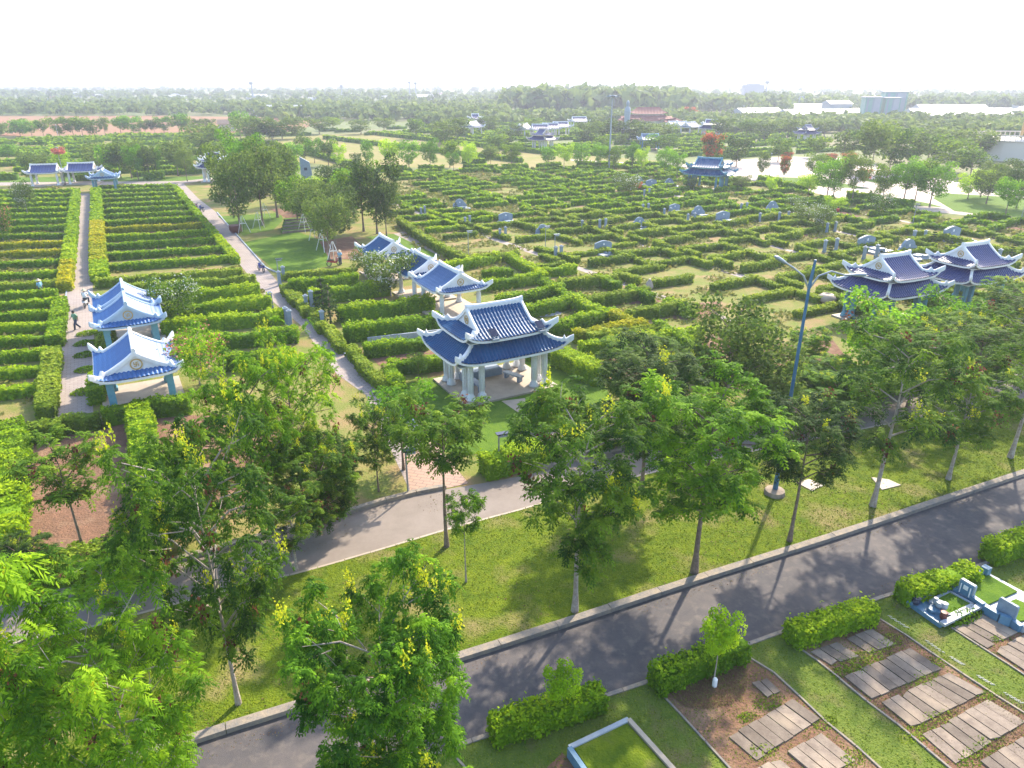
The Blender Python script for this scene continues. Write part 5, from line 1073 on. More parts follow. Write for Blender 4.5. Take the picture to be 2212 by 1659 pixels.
# ------------------------------------------------------------------ far woods, town and sky line
def woods():
    rng = np.random.default_rng(77); Vs = []; Ts = []
    def band(x0, x1, y0, y1, n, Hm, sp, dens=1.0, tone=.5):
        for _ in range(n):
            x = rng.uniform(x0, x1); y = y0 + (y1 - y0) * rng.random() ** .8; p = G(x, y); D = p.length; R = Hm * rng.uniform(.35, .8); h = Hm * rng.uniform(.6, 1.15); k = int(26 * dens)
            d = unit(rng.normal(0, 1, (k, 3))); d[:, 2] = np.abs(d[:, 2]); P = np.array([p.x, p.y, h * .35]) + d * np.array([R, R, h * .65]) * rng.uniform(.7, 1.0, (k, 1))
            Vs.append(leaves(P, d, np.full(k, R * .42) * rng.uniform(.7, 1.2, k), rng, .75, .6)); Ts.append(np.clip(tone + rng.normal(0, .16) + rng.normal(0, .1, k), 0, 1))
    band(-150, 620, 212, 246, 420, 7, 0, tone=.5); band(-200, 560, 243, 250, 150, 6, 0, tone=.55); band(-150, 900, 196, 213, 420, 9, 0, tone=.4)
    band(560, 1100, 222, 262, 460, 7, 0, tone=.5); band(1090, 1490, 212, 248, 320, 15, 0, 1.3, tone=.5); band(1400, 1700, 225, 245, 190, 10, 0, 1.2, tone=.55); band(1480, 1900, 258, 288, 420, 5, 0, tone=.55); band(1880, 2400, 264, 308, 560, 5.5, 0, 1.3, tone=.5)
    band(900, 1500, 252, 270, 260, 6, 0, tone=.5); band(1850, 2400, 246, 256, 90, 4, 0, tone=.45); band(1540, 1900, 243, 250, 40, 4, 0, tone=.45); band(1450, 2500, 226, 240, 420, 9, 0, tone=.42); band(-300, 2500, 183, 197, 900, 7, 0, tone=.35); band(1450, 2500, 194, 232, 420, 9, 0, tone=.4); band(640, 1100, 196, 224, 200, 9, 0, tone=.45)
    band(-100, 60, 286, 296, 14, 5, 0, tone=.6)
    me = quadmesh('far_woods', np.concatenate(Vs), np.concatenate(Ts)); return link('far_woods', me, 'wood')
tag(woods(), 'hazy woods covering the plain up to the horizon', 'woods', kind='stuff')
def shed(px, w_, d_, h, rot, label, m='shed', roof='shed', grp='pale sheds and houses of the far town', nm='warehouse', cat='warehouse', rh=.18):
    p = G(*px); t = empty(nm, p, rot); tag(t, label, cat, grp); k_ = p.length / 1620; w_, d_, h = w_ * k_, d_ * k_, h * k_
    mb = MB(); mb.box((0, 0, h / 2), (w_, d_, h)); mb.build('wall', m, t)
    mb = MB(); r = d_ * rh; n_ = max(1, int(w_ / 60)); s = w_ / n_
    mb.add([(-w_ / 2 - .5, -d_ / 2 - .6, h + .01), (w_ / 2 + .5, -d_ / 2 - .6, h + .01), (w_ / 2 + .5, 0, h + r), (-w_ / 2 - .5, 0, h + r), (-w_ / 2 - .5, d_ / 2 + .6, h + .01), (w_ / 2 + .5, d_ / 2 + .6, h + .01)], [(0, 1, 2, 3), (3, 2, 5, 4), (0, 3, 4), (1, 5, 2), (0, 4, 5, 1)])
    mb.build('roof', roof, t)
    if D_ok(p): mb = MB(); [mb.box((-w_ / 2 + w_ * (i + .5) / 6, -d_ / 2 - .02, h * .45), (w_ / 14, .08, h * .3)) for i in range(6)]; mb.build('window', 'sheddark', t)
    return t
def D_ok(p): return p.length < 900
for px, w_, d_, h, rot, lb in (((625, 249), 120, 60, 9, -.1, 'long pale warehouse beyond the red field'), ((590, 243), 60, 40, 7, -.1, 'pale warehouse roof behind the long one beyond the red field'),
        ((1700, 241), 190, 50, 6, .05, 'wide white factory hall left of the green towers, rear'), ((1635, 250), 90, 50, 6, .25, 'white gabled factory hall, left end of the front row'),
        ((1735, 253), 90, 50, 6, .2, 'white factory hall in the middle of the front row'), ((1820, 252), 80, 46, 6, .1, 'white factory hall just left of the green towers'),
        ((2050, 243), 120, 50, 5, -.05, 'white factory hall right of the green towers, rear'), ((2065, 255), 170, 60, 6, -.1, 'long white hall with teal gable right of the green towers'),
        ((2175, 250), 70, 40, 6, -.1, 'white hall at the far right skyline'), ((1805, 244), 44, 34, 17, .1, 'tall cream factory block beside the green towers'),
        ((850, 219), 60, 30, 6, 0, 'pale town building left of the antennas'), ((700, 222), 60, 30, 5, .1, 'pale town shed far left of the antennas'), ((920, 216), 70, 30, 6, 0, 'white town shed below the antennas'),
        ((1000, 217), 40, 24, 6, .2, 'white town house right of the antennas'), ((380, 216), 40, 20, 5, .1, 'white house row in the hazy left distance'), ((770, 213), 50, 20, 7, .1, 'hazy white town block near the horizon'), ((560, 214), 30, 20, 6, 0, 'small hazy house left of the town')):
    shed(px, w_, d_, h, rot, lb)
rg = random.Random(12)
for i in range(34):
    x = rg.uniform(560, 1180) if i < 24 else rg.uniform(20, 560); y = rg.uniform(203, 232)
    shed((x, y), rg.uniform(8, 26), rg.uniform(8, 16), rg.uniform(3, 7), rg.uniform(-.4, .4), 'tiny hazy town house in the far plain', 'shed', 'shed' if rg.random() < .7 else 'redroof', nm='house', cat='house', grp='tiny far houses')
# gatehouse
t = shed((493, 283), 32, 26, 14, .2, 'small cream gatehouse with brown roof left of the middle', 'cream', 'bark', grp=None, nm='gatehouse', cat='house', rh=.3)
shed((1000, 272), 38, 22, 8, .05, 'low house with brown roof behind the left far pavilions', 'cream', 'redroof', grp=None, nm='house', cat='house', rh=.3)
# green striped towers
p = G(1912, 262)
for i, (dx, w_, h, dy) in enumerate(((-7, 6.2, 8.6, 0), (0.2, 5.6, 8.4, -1.5), (5.0, 8.6, 10.4, 9))):
    t = empty('tower_block', (p.x + dx * 1.35, p.y + dy, 0), -.25); tag(t, 'pale green tower block with vertical stripes, %s of three' % ('left', 'middle', 'tallest rear one')[i], 'tower', 'green striped towers')
    mb = MB(); mb.box((0, 0, h * .7), (w_ * 1.3, 12, h * 1.4)); mb.build('wall', 'glassgreen', t); mb = MB(); mb.box((0, 0, h * 1.4 + .25), (w_ * 1.3 + .8, 12.8, .5)); mb.build('roof', 'shed', t)
    for k in range(3): mb = MB(); mb.box((-w_ * .45 + k * w_ * .45, -6.06, h * .7), (w_ * .14, .1, h * 1.32)); mb.build('window_strip', 'sheddark', t)
    mb = MB(); mb.box((w_ * .3, -6.08, h * .7), (w_ * .5, .08, h * 1.36)); mb.build('panel', 'shed', t)
for px, w_, h, lb, gr in (((1624, 212), 26, 16, 'hazy grey apartment block on the right skyline', None), ((1728, 236), 5, 8, 'white silo tower above the factory halls', None)):
    p = G(*px); t = empty('tower_block', p); tag(t, lb, 'tower'); mb = MB(); mb.box((0, 0, h / 2), (w_, w_ * .4, h)); mb.build('wall', 'shed' if w_ < 20 else 'sheddark', t); mb = MB(); mb.box((0, 0, h + .8), (w_ * .6, w_ * .3, 1.6)); mb.build('roof', 'shed', t)
# red temple: three hipped roofs
p = G(1398, 272); t = empty('temple', p, -.08); tag(t, 'large temple with red hipped roofs among far trees', 'temple')
t.scale = (.74,) * 3
for x, y, z_, a_, b_, hh in ((0, 0, 7.6, 12.0, 6.5, 4.0), (0, 0, 4.6, 17, 11, 2.4), (-15, -9, 2.8, 6, 5, 2.4), (15, -9, 2.8, 6, 5, 2.4), (0, -10, 3.6, 7, 4, 2.4)):
    tl = tiles(a_, b_, a_ * .6, 0 if hh != 2.4 or x else b_ * .4, 1.0 if True else .4, z_, z_ + hh, .9, 2.0, 2, 6, 1.5); tl.build('roof', 'redroof', t, (x, y, 0))
    mb = MB(); mb.box((x, y, z_ / 2), (a_ * 1.6, b_ * 1.5, z_)); mb.build('wall', 'cream', t)
# masts, pylons, high mast light, poles
def mast(px, h, r, label, cat='mast', m='metal', grp=None, lattice=False):
    p = G(*px); t = empty('mast', p); tag(t, label, cat, grp); mb = MB()
    if lattice:
        for sx, sy in ((1, 1), (-1, 1), (-1, -1), (1, -1)): mb.tube([(sx * r * 2.2, sy * r * 2.2, 0), (sx * r * .3, sy * r * .3, h)], [r * .25, r * .15], 4)
        for i in range(9): z_ = h * i / 9; q = r * (2.2 - 1.9 * i / 9); z2 = h * (i + 1) / 9; q2 = r * (2.2 - 1.9 * (i + 1) / 9); mb.tube([(-q, -q, z_), (q2, -q2, z2)], r * .1, 4); mb.tube([(q, -q, z_), (-q2, -q2, z2)], r * .1, 4)
        mb.build('lattice', m, t); mb = MB(); [mb.box((0, 0, h * f), (r * w_, r * .3, r * .2)) for f, w_ in ((.75, 5), (.86, 4), (.95, 3))]; mb.build('crossarm', m, t)
    else: mb.tube([(0, 0, 0), (0, 0, h)], [r, r * .4], 6); mb.build('pole', m, t); mb = MB(); mb.box((0, 0, h), (r * 3, r * 3, r * 2)); mb.build('cap', m, t)
for px, tp, lb in (((886, 216), 178, 'thin antenna mast on the skyline, left of the twin masts'), ((899, 216), 180, 'thin antenna mast on the skyline, left of the twin pair, second'), ((1078 - 130, 216), 179, 'lattice pylon on the skyline above the white town')):
    mast(px, max(12, hgt(px, tp)), 1.1, lb, 'antenna', grp=None, lattice=lb.startswith('lattice'))
for px, tp, lb in (((740, 216), 186, 'lattice pylon above the left skyline trees'), ((1652, 222), 178, 'dark chimney mast beside the hazy apartment block'), ((548, 222), 180, 'thin radio mast in the left haze')):
    mast(px, max(12, hgt(px, tp)), 1.2, lb, 'antenna', 'sheddark', lattice=False)
p = G(1315, 366); t = empty('high_mast_light', p); h = hgt((1315, 366), 205); tag(t, 'tall floodlight mast with a ring of lamps above the far hedges', 'floodlight mast')
mb = MB(); mb.tube([(0, 0, 0), (0, 0, h)], [.26, .12], 8); mb.build('pole', 'palestone', t); mb = MB(); mb.lathe((0, 0, h - .3), [(.9, 0), (1.0, .12), (.9, .25)], 14); mb.build('ring', 'metal', t)
for k in range(6): an = k * PI / 3; mb = MB(); mb.box((1.1 * math.cos(an), 1.1 * math.sin(an), h - .35), (.5, .35, .28), an); mb.build('lamp_head', 'metal', t)
# statue and monolith
t = empty('statue', G(1352, 303)); tag(t, 'pale standing statue on a dark round pedestal by a low wall', 'statue'); mb = MB(); mb.lathe((0, 0, 0), [(2.1, 0), (2.1, .4), (1.9, .6), (1.9, 3.4), (2.1, 3.8)], 16); mb.build('pedestal', 'darkstone', t)
mb = MB(); mb.lathe((0, 0, 3.8), [(1.3, 0), (1.1, 1.2), (1.0, 3.5), (1.15, 6), (1.05, 7.2), (.5, 7.8), (.42, 8.0), (.6, 8.5), (.62, 9.1), (.35, 9.7), (.1, 10)], 14); mb.build('figure', 'palestone', t, sm=True)
t = empty('monolith', G(668, 425), .25); h = hgt((668, 425), 338); mb = MB(); mb.prism([(-1.15, 0), (1.1, 0), (.95, h * .62), (.7, h * .86), (-1.0, h)], -.35, .35); tag(t, 'tall grey stone monolith with slanted top above the garden trees', 'monument'); mb.build('stone_body', 'stone', t)
mb = MB(); mb.box((-.1, -.37, h * .7), (.55, .06, .5)); mb.build('relief', 'darkstone', t)
# curved terrace building at the right edge
t = empty('terrace_building', G(2198, 342), -.2); t.scale = (1, 1, 1.35); tag(t, 'cream round terrace building with railing and pagoda roof at the right edge', 'building')
mb = MB(); mb.lathe((0, 0, 0), [(12.5, 0), (12, 3.6), (12.3, 3.7), (12.3, 3.9)], 30); mb.build('wall', 'cream', t)
mb = MB(); [mb.box((12 * math.cos(2 * PI * i / 60), 12 * math.sin(2 * PI * i / 60), 4.35), (.18, .18, .9), 2 * PI * i / 60) for i in range(60)]; mb.build('railing', 'cream', t)
mb = MB(); mb.tube([(12 * math.cos(2 * PI * i / 60), 12 * math.sin(2 * PI * i / 60), 4.85) for i in range(61)], .14, 6); mb.build('handrail', 'cream', t)
for x, y in ((-2.5, -2.5), (2.5, -2.5), (2.5, 2.5), (-2.5, 2.5)): mb = MB(); mb.lathe((x + 3, y, 3.9), [(.45, 0), (.35, .5), (.33, 5), (.45, 5.5)], 10); mb.build('column', 'gold', t)
tl = tiles(6, 5, 3, 0, .5, 9.3, 12, .9, 1.0, 3, 8, 1.0); tl.build('roof', 'cream', t, (3, 0, 0))

# ------------------------------------------------------------------ graves, gate posts
def tombstone(px, s, label, rz=None, m='tombstone', style=0):
    t = empty('tomb', G(*px), TH - .1 if rz is None else rz); t.scale = (s * .85,) * 3; tag(t, label, 'tomb', 'blue grey tombs in the maze')
    P = [(-1.5, 0), (1.5, 0), (1.5, .75), (1.32, .85), (1.25, 1.05), (1.0, 1.15), (.85, 1.45)] + [(.75 * math.cos(a), 1.45 + .45 * math.sin(a)) for a in (.3, .8, 1.57, 2.34, 2.84)] + [(-.85, 1.45), (-1.0, 1.15), (-1.25, 1.05), (-1.32, .85), (-1.5, .75)]
    if style: P = [(-1.3, 0), (1.3, 0), (1.35, 1.3), (1.15, 1.42), (.5, 1.62), (0, 1.7), (-.5, 1.62), (-1.15, 1.42), (-1.35, 1.3)]
    mb = MB(); mb.prism(P, -.14, .14); mb.build('headstone', m, t)
    mb = MB(); mb.box((0, -.17, .95), (.9, .06, .9)); mb.build('plaque', 'stone', t); mb = MB(); mb.box((0, -.21, 1.2), (.2, .04, .26)); mb.build('portrait', 'white', t)
    mb = MB(); mb.box((0, -1.3, .12), (3.2, 2.9, .24)); mb.build('base', 'palestone', t); mb = MB(); mb.box((0, -1.1, .32), (1.2, 1.8, .2)); mb.build('grave_cover', m, t); mb = MB(); mb.box((0, -2.4, .4), (.8, .4, .36)); mb.build('offering_table', m, t)
TB = [((993, 449), .95, 'beside the layered conifers near the garden walk'), ((1092, 479), 1.0, 'with a notched top beside the first footpath'), ((1172, 505), .85, 'low and long with white cover, front left of the maze'), ((1302, 545), 1.05, 'broad and bright with white slabs before it, nearest to the viewer'),
      ((1380, 491), .95, 'between conifers in the middle of the maze'), ((1456, 457), .9, 'round topped, left of two similar ones'), ((1507, 466), 1.0, 'round topped, right of two similar ones'), ((1560, 478), 1.1, 'wide, right of the round topped pair'),
      ((1667, 455), 1.0, 'with pale slabs left of the frangipanis'), ((1868, 538), 1.25, 'slanting, behind a small conifer'), ((1957, 552), 1.3, 'large, just behind the left navy pavilion roof'), ((2052, 519), 1.35, 'widest one, behind the right navy pavilion'),
      ((1378, 400), 1.1, 'beside the red flowers'), ((1406, 404), 1.1, 'dark with cream top near the plaza'), ((1445, 402), 1.0, 'low grey one in front of the blue pavilion'), ((1170, 500 - 8), .7, 'small one with yellowish top')]
for i, (px, s, lb) in enumerate(TB[:15]): tombstone(px, s, 'blue grey tomb ' + lb, style=i % 2)
def post(px, label, h=1.7, grp='grey stone gate posts of the plots', s=1.0):
    t = empty('gate_post', G(*px), TH); t.scale = (s,) * 3; tag(t, label, 'gate post', grp); t.scale = (s * .85,) * 3
    mb = MB(); mb.box((0, 0, h / 2), (.36, .36, h)); mb.build('shaft', 'stone', t); mb = MB(); mb.box((0, 0, h + .05), (.5, .5, .1)); mb.box((0, 0, h + .16), (.34, .34, .14), 0, .6); mb.build('cap', 'palestone', t); mb = MB(); mb.box((0, 0, .1), (.46, .46, .2)); mb.build('base', 'stone', t)
PP = [(605, 617), (614, 606), (663, 672), (674, 662), (698, 708), (587, 665), (620, 700), (628, 706), (910, 468), (918, 464), (1005, 490), (1015, 486), (1080, 516), (1092, 512), (1257, 497), (1295, 495), (1308, 493), (1200, 560), (1212, 558), (1388, 460), (1400, 458), (1434, 470), (1448, 468), (1485, 482), (1500, 480),
      (1600, 458), (1612, 456), (1682, 478), (1702, 476), (1785, 503), (1803, 500), (1780, 545), (1805, 541), (1865, 560), (1892, 556), (1972, 523), (1996, 520), (2155, 566), (1640, 480), (1391, 426), (1402, 424)]
for i, px in enumerate(PP): post(px, 'grey gate post with pale cap, %s in order from the diagonal path' % ORD(i + 1), s=1.0 if px[1] > 520 else .9)
# white boulder, cement bag
mb = MB(); mb.lathe((0, 0, 0), [(.7, 0), (.95, .25), (.9, .55), (.55, .8), (.35, .84), (.3, .7)], 12); tag(mb.build('sack', 'pale', None, G(1785, 652), sm=True), 'pale tied bulk sack standing left of the navy pavilions', 'sack')
mb = MB(); mb.lathe((0, 0, 0), [(.42, 0), (.45, .3), (.3, .75), (.12, .95), (.16, 1.05)], 10); tag(mb.build('sack', 'pale', None, G(1402, 624), sm=True), 'white upright sack leaning on a hedge at a footpath', 'sack')

# ------------------------------------------------------------------ grave plots at the bottom right
V7 = lambda x, y: (1901 + .1406 * x, 1192.4 + .1406 * y)
def quadpts(L, z_): return [G(*V7(*q), z_) for q in L]
def wallrun(mb, L, z0, z1, wd):
    P = [G(*V7(*q), z1) for q in L]
    for a, b in zip(P, P[1:]):
        d = (b - a).normalized(); n_ = Vector((-d.y, d.x, 0)) * wd / 2; mb.slab([(q.x, q.y) for q in (a - n_, b - n_, b + n_, a + n_)], z0, z1)
t = empty('family_grave', (0, 0, 0)); tag(t, 'blue walled grave plot with headstone, jars and a square of turf', 'grave')
mb = MB(); mb.slab([(p.x, p.y) for p in quadpts([(450, 770), (1050, 510), (1570, 800), (930, 1110)], .30)], .10, .30); mb.build('terrace', 'bluestone', t)
mb = MB(); wallrun(mb, [(450, 760), (1060, 500)], .30, .45, .2); mb.build('left_wall', 'bluestone', t)
mb = MB(); wallrun(mb, [(1075, 490), (1220, 560)], .30, .55, .2); wallrun(mb, [(1380, 640), (1600, 790)], .30, .55, .2); mb.build('back_wall', 'bluestone', t)
mb = MB(); wallrun(mb, [(960, 1090), (1560, 800)], .30, .42, .22); mb.build('right_wall', 'palestone', t)
mb = MB(); wallrun(mb, [(770, 745), (1070, 595), (1430, 790), (1075, 960), (770, 745)], .30, .42, .1); mb.build('turf_border', 'palestone', t)
mb = MB(); mb.slab([(p.x, p.y) for p in quadpts([(790, 748), (1070, 608), (1410, 790), (1075, 945)], .38)], .304, .38); mb.build('turf', 'lawn_green', t)
o_ = G(*V7(1310, 680), .30); ang = math.radians(TH * 180 / PI - 90 - 8)
def at7(nm, mbx, m, par, q, z_, rz=0.0): p_ = G(*V7(*q), z_); return mbx.build(nm, m, par, (p_.x, p_.y, z_), rz)
hr = math.atan2((G(*V7(1380, 690), .3) - G(*V7(1230, 600), .3)).y, (G(*V7(1380, 690), .3) - G(*V7(1230, 600), .3)).x)
mb = MB(); mb.prism([(-.32, 0), (.32, 0), (.32, .68), (.28, .73), (-.28, .73), (-.32, .68)], -.07, .07); st = at7('headstone', mb, 'palestone', t, (1300, 680), .30, hr)
mb = MB(); mb.box((0, -.09, .38), (.52, .04, .58)); mb.build('plaque', 'bluestone', st)
mb = MB(); mb.box((0, -.12, .48), (.19, .03, .19)); mb.build('portrait', 'white', st)
for x in (-.26, .26): mb = MB(); mb.box((x * .75, -.12, .36), (.035, .03, .44)); mb.build('inscription_band', 'white', st)
mb = MB(); mb.slab([(p.x, p.y) for p in quadpts([(740, 830), (800, 790), (1010, 900), (940, 950)], .45)], .30, .45); mb.build('offering_table', 'bluestone', t)
for i, (q, r, h, m, l) in enumerate((((840, 800), .09, .30, 'palestone', 'pale tall vase, left on the blue grave table'), ((905, 850), .16, .26, 'palestone', 'wide incense bowl with reddish rim, middle of the grave table'), ((975, 880), .13, .30, 'palestone', 'pale round jar, right on the blue grave table'), ((800, 910), .18, .14, 'bluestone', 'low dark blue bowl on the floor of the blue grave'), ((540, 800), .17, .34, 'darkstone', 'dark blue vase in the left corner of the blue grave'), ((960, 1030), .14, .34, 'clay', 'dark red vase in the near corner of the blue grave'))):
    mb = MB(); mb.lathe((0, 0, 0), [(r * .6, 0), (r, h * .35), (r * .95, h * .7), (r * .7, h * .85), (r * 1.05, h), (r * .8, h * 1.02)], 14); zz = .452 if i < 3 else .302
    p_ = G(*V7(*q), zz); o = mb.build('vase', m, None, p_, sm=True); tag(o, l, 'vase', 'vases on the blue grave')
t = empty('family_grave', (0, 0, 0)); tag(t, 'rear double grave plot with two squares of turf and a blank headstone', 'grave')
mb = MB(); mb.slab([(p.x, p.y) for p in quadpts([(1120, 490), (1640, 300), (2500, 760), (2800, 1050), (2180, 1130), (1650, 820)], .36)], .10, .34); mb.build('terrace', 'palestone', t)
mb = MB(); wallrun(mb, [(1080, 480), (1400, 350), (1640, 270)], .34, .52, .2); mb.box((0, 0, 0), (0.001, 0.001, 0.001)); mb.build('rear_wall', 'bluestone', t)
p_ = G(*V7(1630, 265), .6); mb = MB(); mb.box((p_.x, p_.y, .5), (.3, .3, .44), TH); mb.build('corner_post', 'bluestone', t)
mb = MB(); mb.slab([(p.x, p.y) for p in quadpts([(1180, 490), (1630, 330), (2110, 600), (1660, 800)], .42)], .344, .42); mb.build('turf', 'lawn_green', t)
mb = MB(); mb.slab([(p.x, p.y) for p in quadpts([(1950, 770), (2090, 720), (2700, 980), (2110, 1060)], .42)], .344, .42); mb.build('turf', 'lawn_green', t)
mb = MB(); wallrun(mb, [(1600, 800), (1850, 950)], .10, .48, .22); wallrun(mb, [(1850, 950), (2020, 1000)], .10, .52, .22); wallrun(mb, [(2020, 1010), (2180, 1130)], .10, .44, .22); mb.build('front_wall', 'bluestone', t)
mb = MB(); wallrun(mb, [(2180, 1130), (2700, 960)], .10, .40, .2); mb.build('side_wall', 'palestone', t)
mb = MB(); mb.prism([(-.36, 0), (.36, 0), (.36, .58), (.32, .63), (-.32, .63), (-.36, .58)], -.06, .06); at7('headstone', mb, 'stone', t, (1930, 960), .40, hr)
t = empty('family_grave', (0, 0, 0)); tag(t, 'raised turf rectangle with pale concrete rim and blue side wall, bottom edge', 'grave')
Q = [(1228, 1612), (1358, 1550), (1457, 1662), (1560, 1780), (1390, 1830)]
def wr(mb, L, z0, z1, wd):
    P = [G(*q, z1) for q in L]
    for a, b in zip(P, P[1:]):
        d = (b - a).normalized(); n_ = Vector((-d.y, d.x, 0)) * wd / 2; mb.slab([(q.x, q.y) for q in (a - n_, b - n_, b + n_, a + n_)], z0, z1)
mb = MB(); wr(mb, [(1230, 1613), (1358, 1552)], .10, .52, .16); mb.build('far_rim', 'palestone', t)
mb = MB(); wr(mb, [(1358, 1552), (1455, 1660), (1540, 1755)], .10, .53, .16); mb.build('right_rim', 'pale', t)
mb = MB(); wr(mb, [(1230, 1613), (1262, 1659), (1340, 1770)], .10, .525, .16); mb.build('left_rim', 'bluestone', t)
mb = MB(); mb.slab([(p.x, p.y) for p in [G(*q, .46) for q in [(1240, 1615), (1355, 1562), (1445, 1662), (1530, 1757), (1345, 1765), (1270, 1659)]]], .12, .46); mb.build('turf', 'lawn', t)
mound('grass_tuft', V7(1250, 1010), .5, .45, 900, 'hedge', 'long grass growing along the near wall of the blue grave', 'grass', None, .06, 2.6, TH - .05)
# white chains lying on the grass strip
for i, L in enumerate([[Z(965, 640), Z(1100, 725)], [Z(1215, 805), Z(1335, 890)], [Z(1380, 915), Z(1470, 970)], [Z(1560, 1040), Z(1670, 1105)], [Z(1740, 1155), Z(1870, 1230)]]):
    A, B = G(*L[0], .11), G(*L[1], .11); n = 14; mb = MB()
    for k in range(n):
        c_ = A.lerp(B, (k + .5) / n); d = (B - A).normalized(); q = Vector((-d.y, d.x, 0)) * .05 * math.sin(k * 2.1); mb.tube([c_ + q - d * .045 + Vector((0, 0, .0)), c_ + q + d * .02 + Vector((0, 0, .02)), c_ + q + d * .05], .011, 5)
    tag(mb.build('chain', 'rope', None), 'white chain lying on the grass between the slab beds, %s from the top' % ORD(i + 1), 'chain', 'white chains on the grass')
# slabs on the lawn strip
for q, l in (([(1721, 1043), (1747, 1035), (1781, 1048), (1754, 1060)], 'square concrete cover in the lawn beside the blue lamp post'), ([(1882, 1031), (1920, 1036), (1946, 1048), (1905, 1058)], 'pale broken concrete cover behind a mottled trunk')):
    P = [G(x, y, .16) for x, y in q]; mb = MB(); ce = sum(P, Vector()) / 4; mb.slab([(p.x - ce.x, p.y - ce.y) for p in P], 0, .045); tag(mb.build('concrete_cover', 'pale', None, (ce.x, ce.y, .132)), l, 'cover')
mb = MB(); mb.lathe((0, 0, 0), [(.09, 0), (.09, .32), (.05, .38)], 10); tag(mb.build('marker_post', 'white', None, G(1543, 1482, .1)), 'tiny white marker post at the foot of the right sapling', 'post')

# ------------------------------------------------------------------ street lamps
B0 = G(1673, 1066, .13); t = empty('street_lamp', B0); tag(t, 'tall blue street lamp with two curved arms beside the lawn trees', 'street lamp'); hl = hgt((1673, 1066), 612, .13)
mb = MB(); mb.lathe((0, 0, 0), [(.55, 0), (.5, .22), (.2, .3)], 12); mb.build('foundation', 'concrete', t)
mb = MB(); mb.tube([(0, 0, .25), (0, 0, 1.4), (0, 0, hl)], [.14, .105, .065], 10); mb.build('pole', 'lampblue', t)
mb = MB(); mb.tube([(0, 0, hl - .2), (.08, 0, hl + 1.1)], [.09, .06], 8); mb.build('finial', 'lampblue', t)
for sx, L, hh in ((-1, 1.25, .95), (1, 1.9, .05)):
    pts = [(0, 0, hl - .3), (sx * .35, 0, hl + .35), (sx * .9, 0, hl + .75 * (1 if sx < 0 else .75)), (sx * L * .8, 0, hl + hh * .85 + (.35 if sx > 0 else 0)), (sx * L, 0, hl + hh + (.35 if sx > 0 else .0))]
    ar = MB(); ar.tube(pts, .045, 7); a_ = ar.build('arm', 'metal', t)
    e = Vector(pts[-1]); f = e - Vector(pts[-2]); f.normalize(); hd_ = MB(); hd_.tube([e - f * .1, e + f * .2, e + f * .5, e + f * .65], [.04, .09, .10, .04], 8); hd_.build('lamp_head', 'metal', a_)
def tlamp(px, h, label, base=.008):
    t = empty('garden_lamp', G(px[0], px[1], base), .35); tag(t, label, 'lamp', 'grey garden lamps'); mb = MB(); mb.tube([(0, 0, 0), (0, 0, h)], .05, 8); mb.build('pole', 'metal', t); mb = MB(); mb.box((0, 0, .05), (.25, .25, .1)); mb.build('foot', 'stone', t)
    mb = MB(); mb.box((.22, 0, h + .03), (.75, .34, .05)); mb.build('solar_panel', 'panel', t); mb = MB(); mb.box((.25, -.05, h - .12), (.5, .2, .08)); mb.build('lamp_head', 'palestone', t)
tlamp((1078, 1012), hgt((1078, 1012), 938), 'grey garden lamp with flat head on the pavilion lawn'); tlamp((882, 1068), hgt((882, 1068), 975), 'grey garden lamp at the kerb beside the entrance paving')
tlamp((604, 612), hgt((604, 612), 560), 'grey lamp pole beside the diagonal path and garden lawn'); tlamp((1198, 560), 3.0, 'grey lamp pole rising from the maze beside the first footpath'); tlamp((1178, 540), 3.0, 'grey lamp pole among maze hedges left of the footpath lamp')
tlamp((1012, 552), 3.0, 'grey lamp pole near the end of the garden walk'); tlamp((2205, 475), 4.0, 'lamp pole on the lawn at the right edge'); tlamp((1970, 490), 3.4, 'grey lamp pole by the border hedge near the plaza')
mast((1700 - 40, 388), 5.5, .07, 'thin grey pole beside the plaza trees', 'pole', 'metal'); mast((142, 400), 7.5, .1, 'grey pole behind the far left pavilions', 'pole', 'metal'); mast((127, 300), 5, .12, 'pale pole before the red field', 'pole', 'palestone')
# tree props in the temple garden, planter, terrace steps
for i, (px, s) in enumerate([((527, 503), 1.0), ((560, 495), 1.0), ((573, 470), .9), ((658, 500), 1.0), ((682, 518), 1.1), ((700, 542), 1.1), ((722, 566), 1.0)]):
    t = empty('tree_prop', G(*px), i); t.scale = (s * .8,) * 3; tag(t, 'white pole tripod propping a garden tree, %s from left' % ORD(i + 1), 'tree prop', 'white tripods under the garden trees')
    for k in range(3): an = 2 * PI * k / 3; mb = MB(); mb.tube([(1.25 * math.cos(an), 1.25 * math.sin(an), 0), (.1 * math.cos(an), .1 * math.sin(an), 3.1)], .05, 6); mb.build('pole', 'stake', t)
    mb = MB(); P = [(1.25 * .45 * math.cos(2 * PI * k / 3), 1.25 * .45 * math.sin(2 * PI * k / 3), 1.7) for k in (0, 1, 2, 0)]; mb.tube(P, .04, 6); mb.build('crossbar', 'stake', t)
mb = MB(); mb.lathe((0, 0, 0), [(.55, 0), (.8, .5), (.78, 1.0), (.85, 1.1), (.65, 1.05)], 16); tag(mb.build('planter_pot', 'clay', None, G(509, 503), sm=True), 'big dark red pot at the corner of the garden lawn', 'pot')
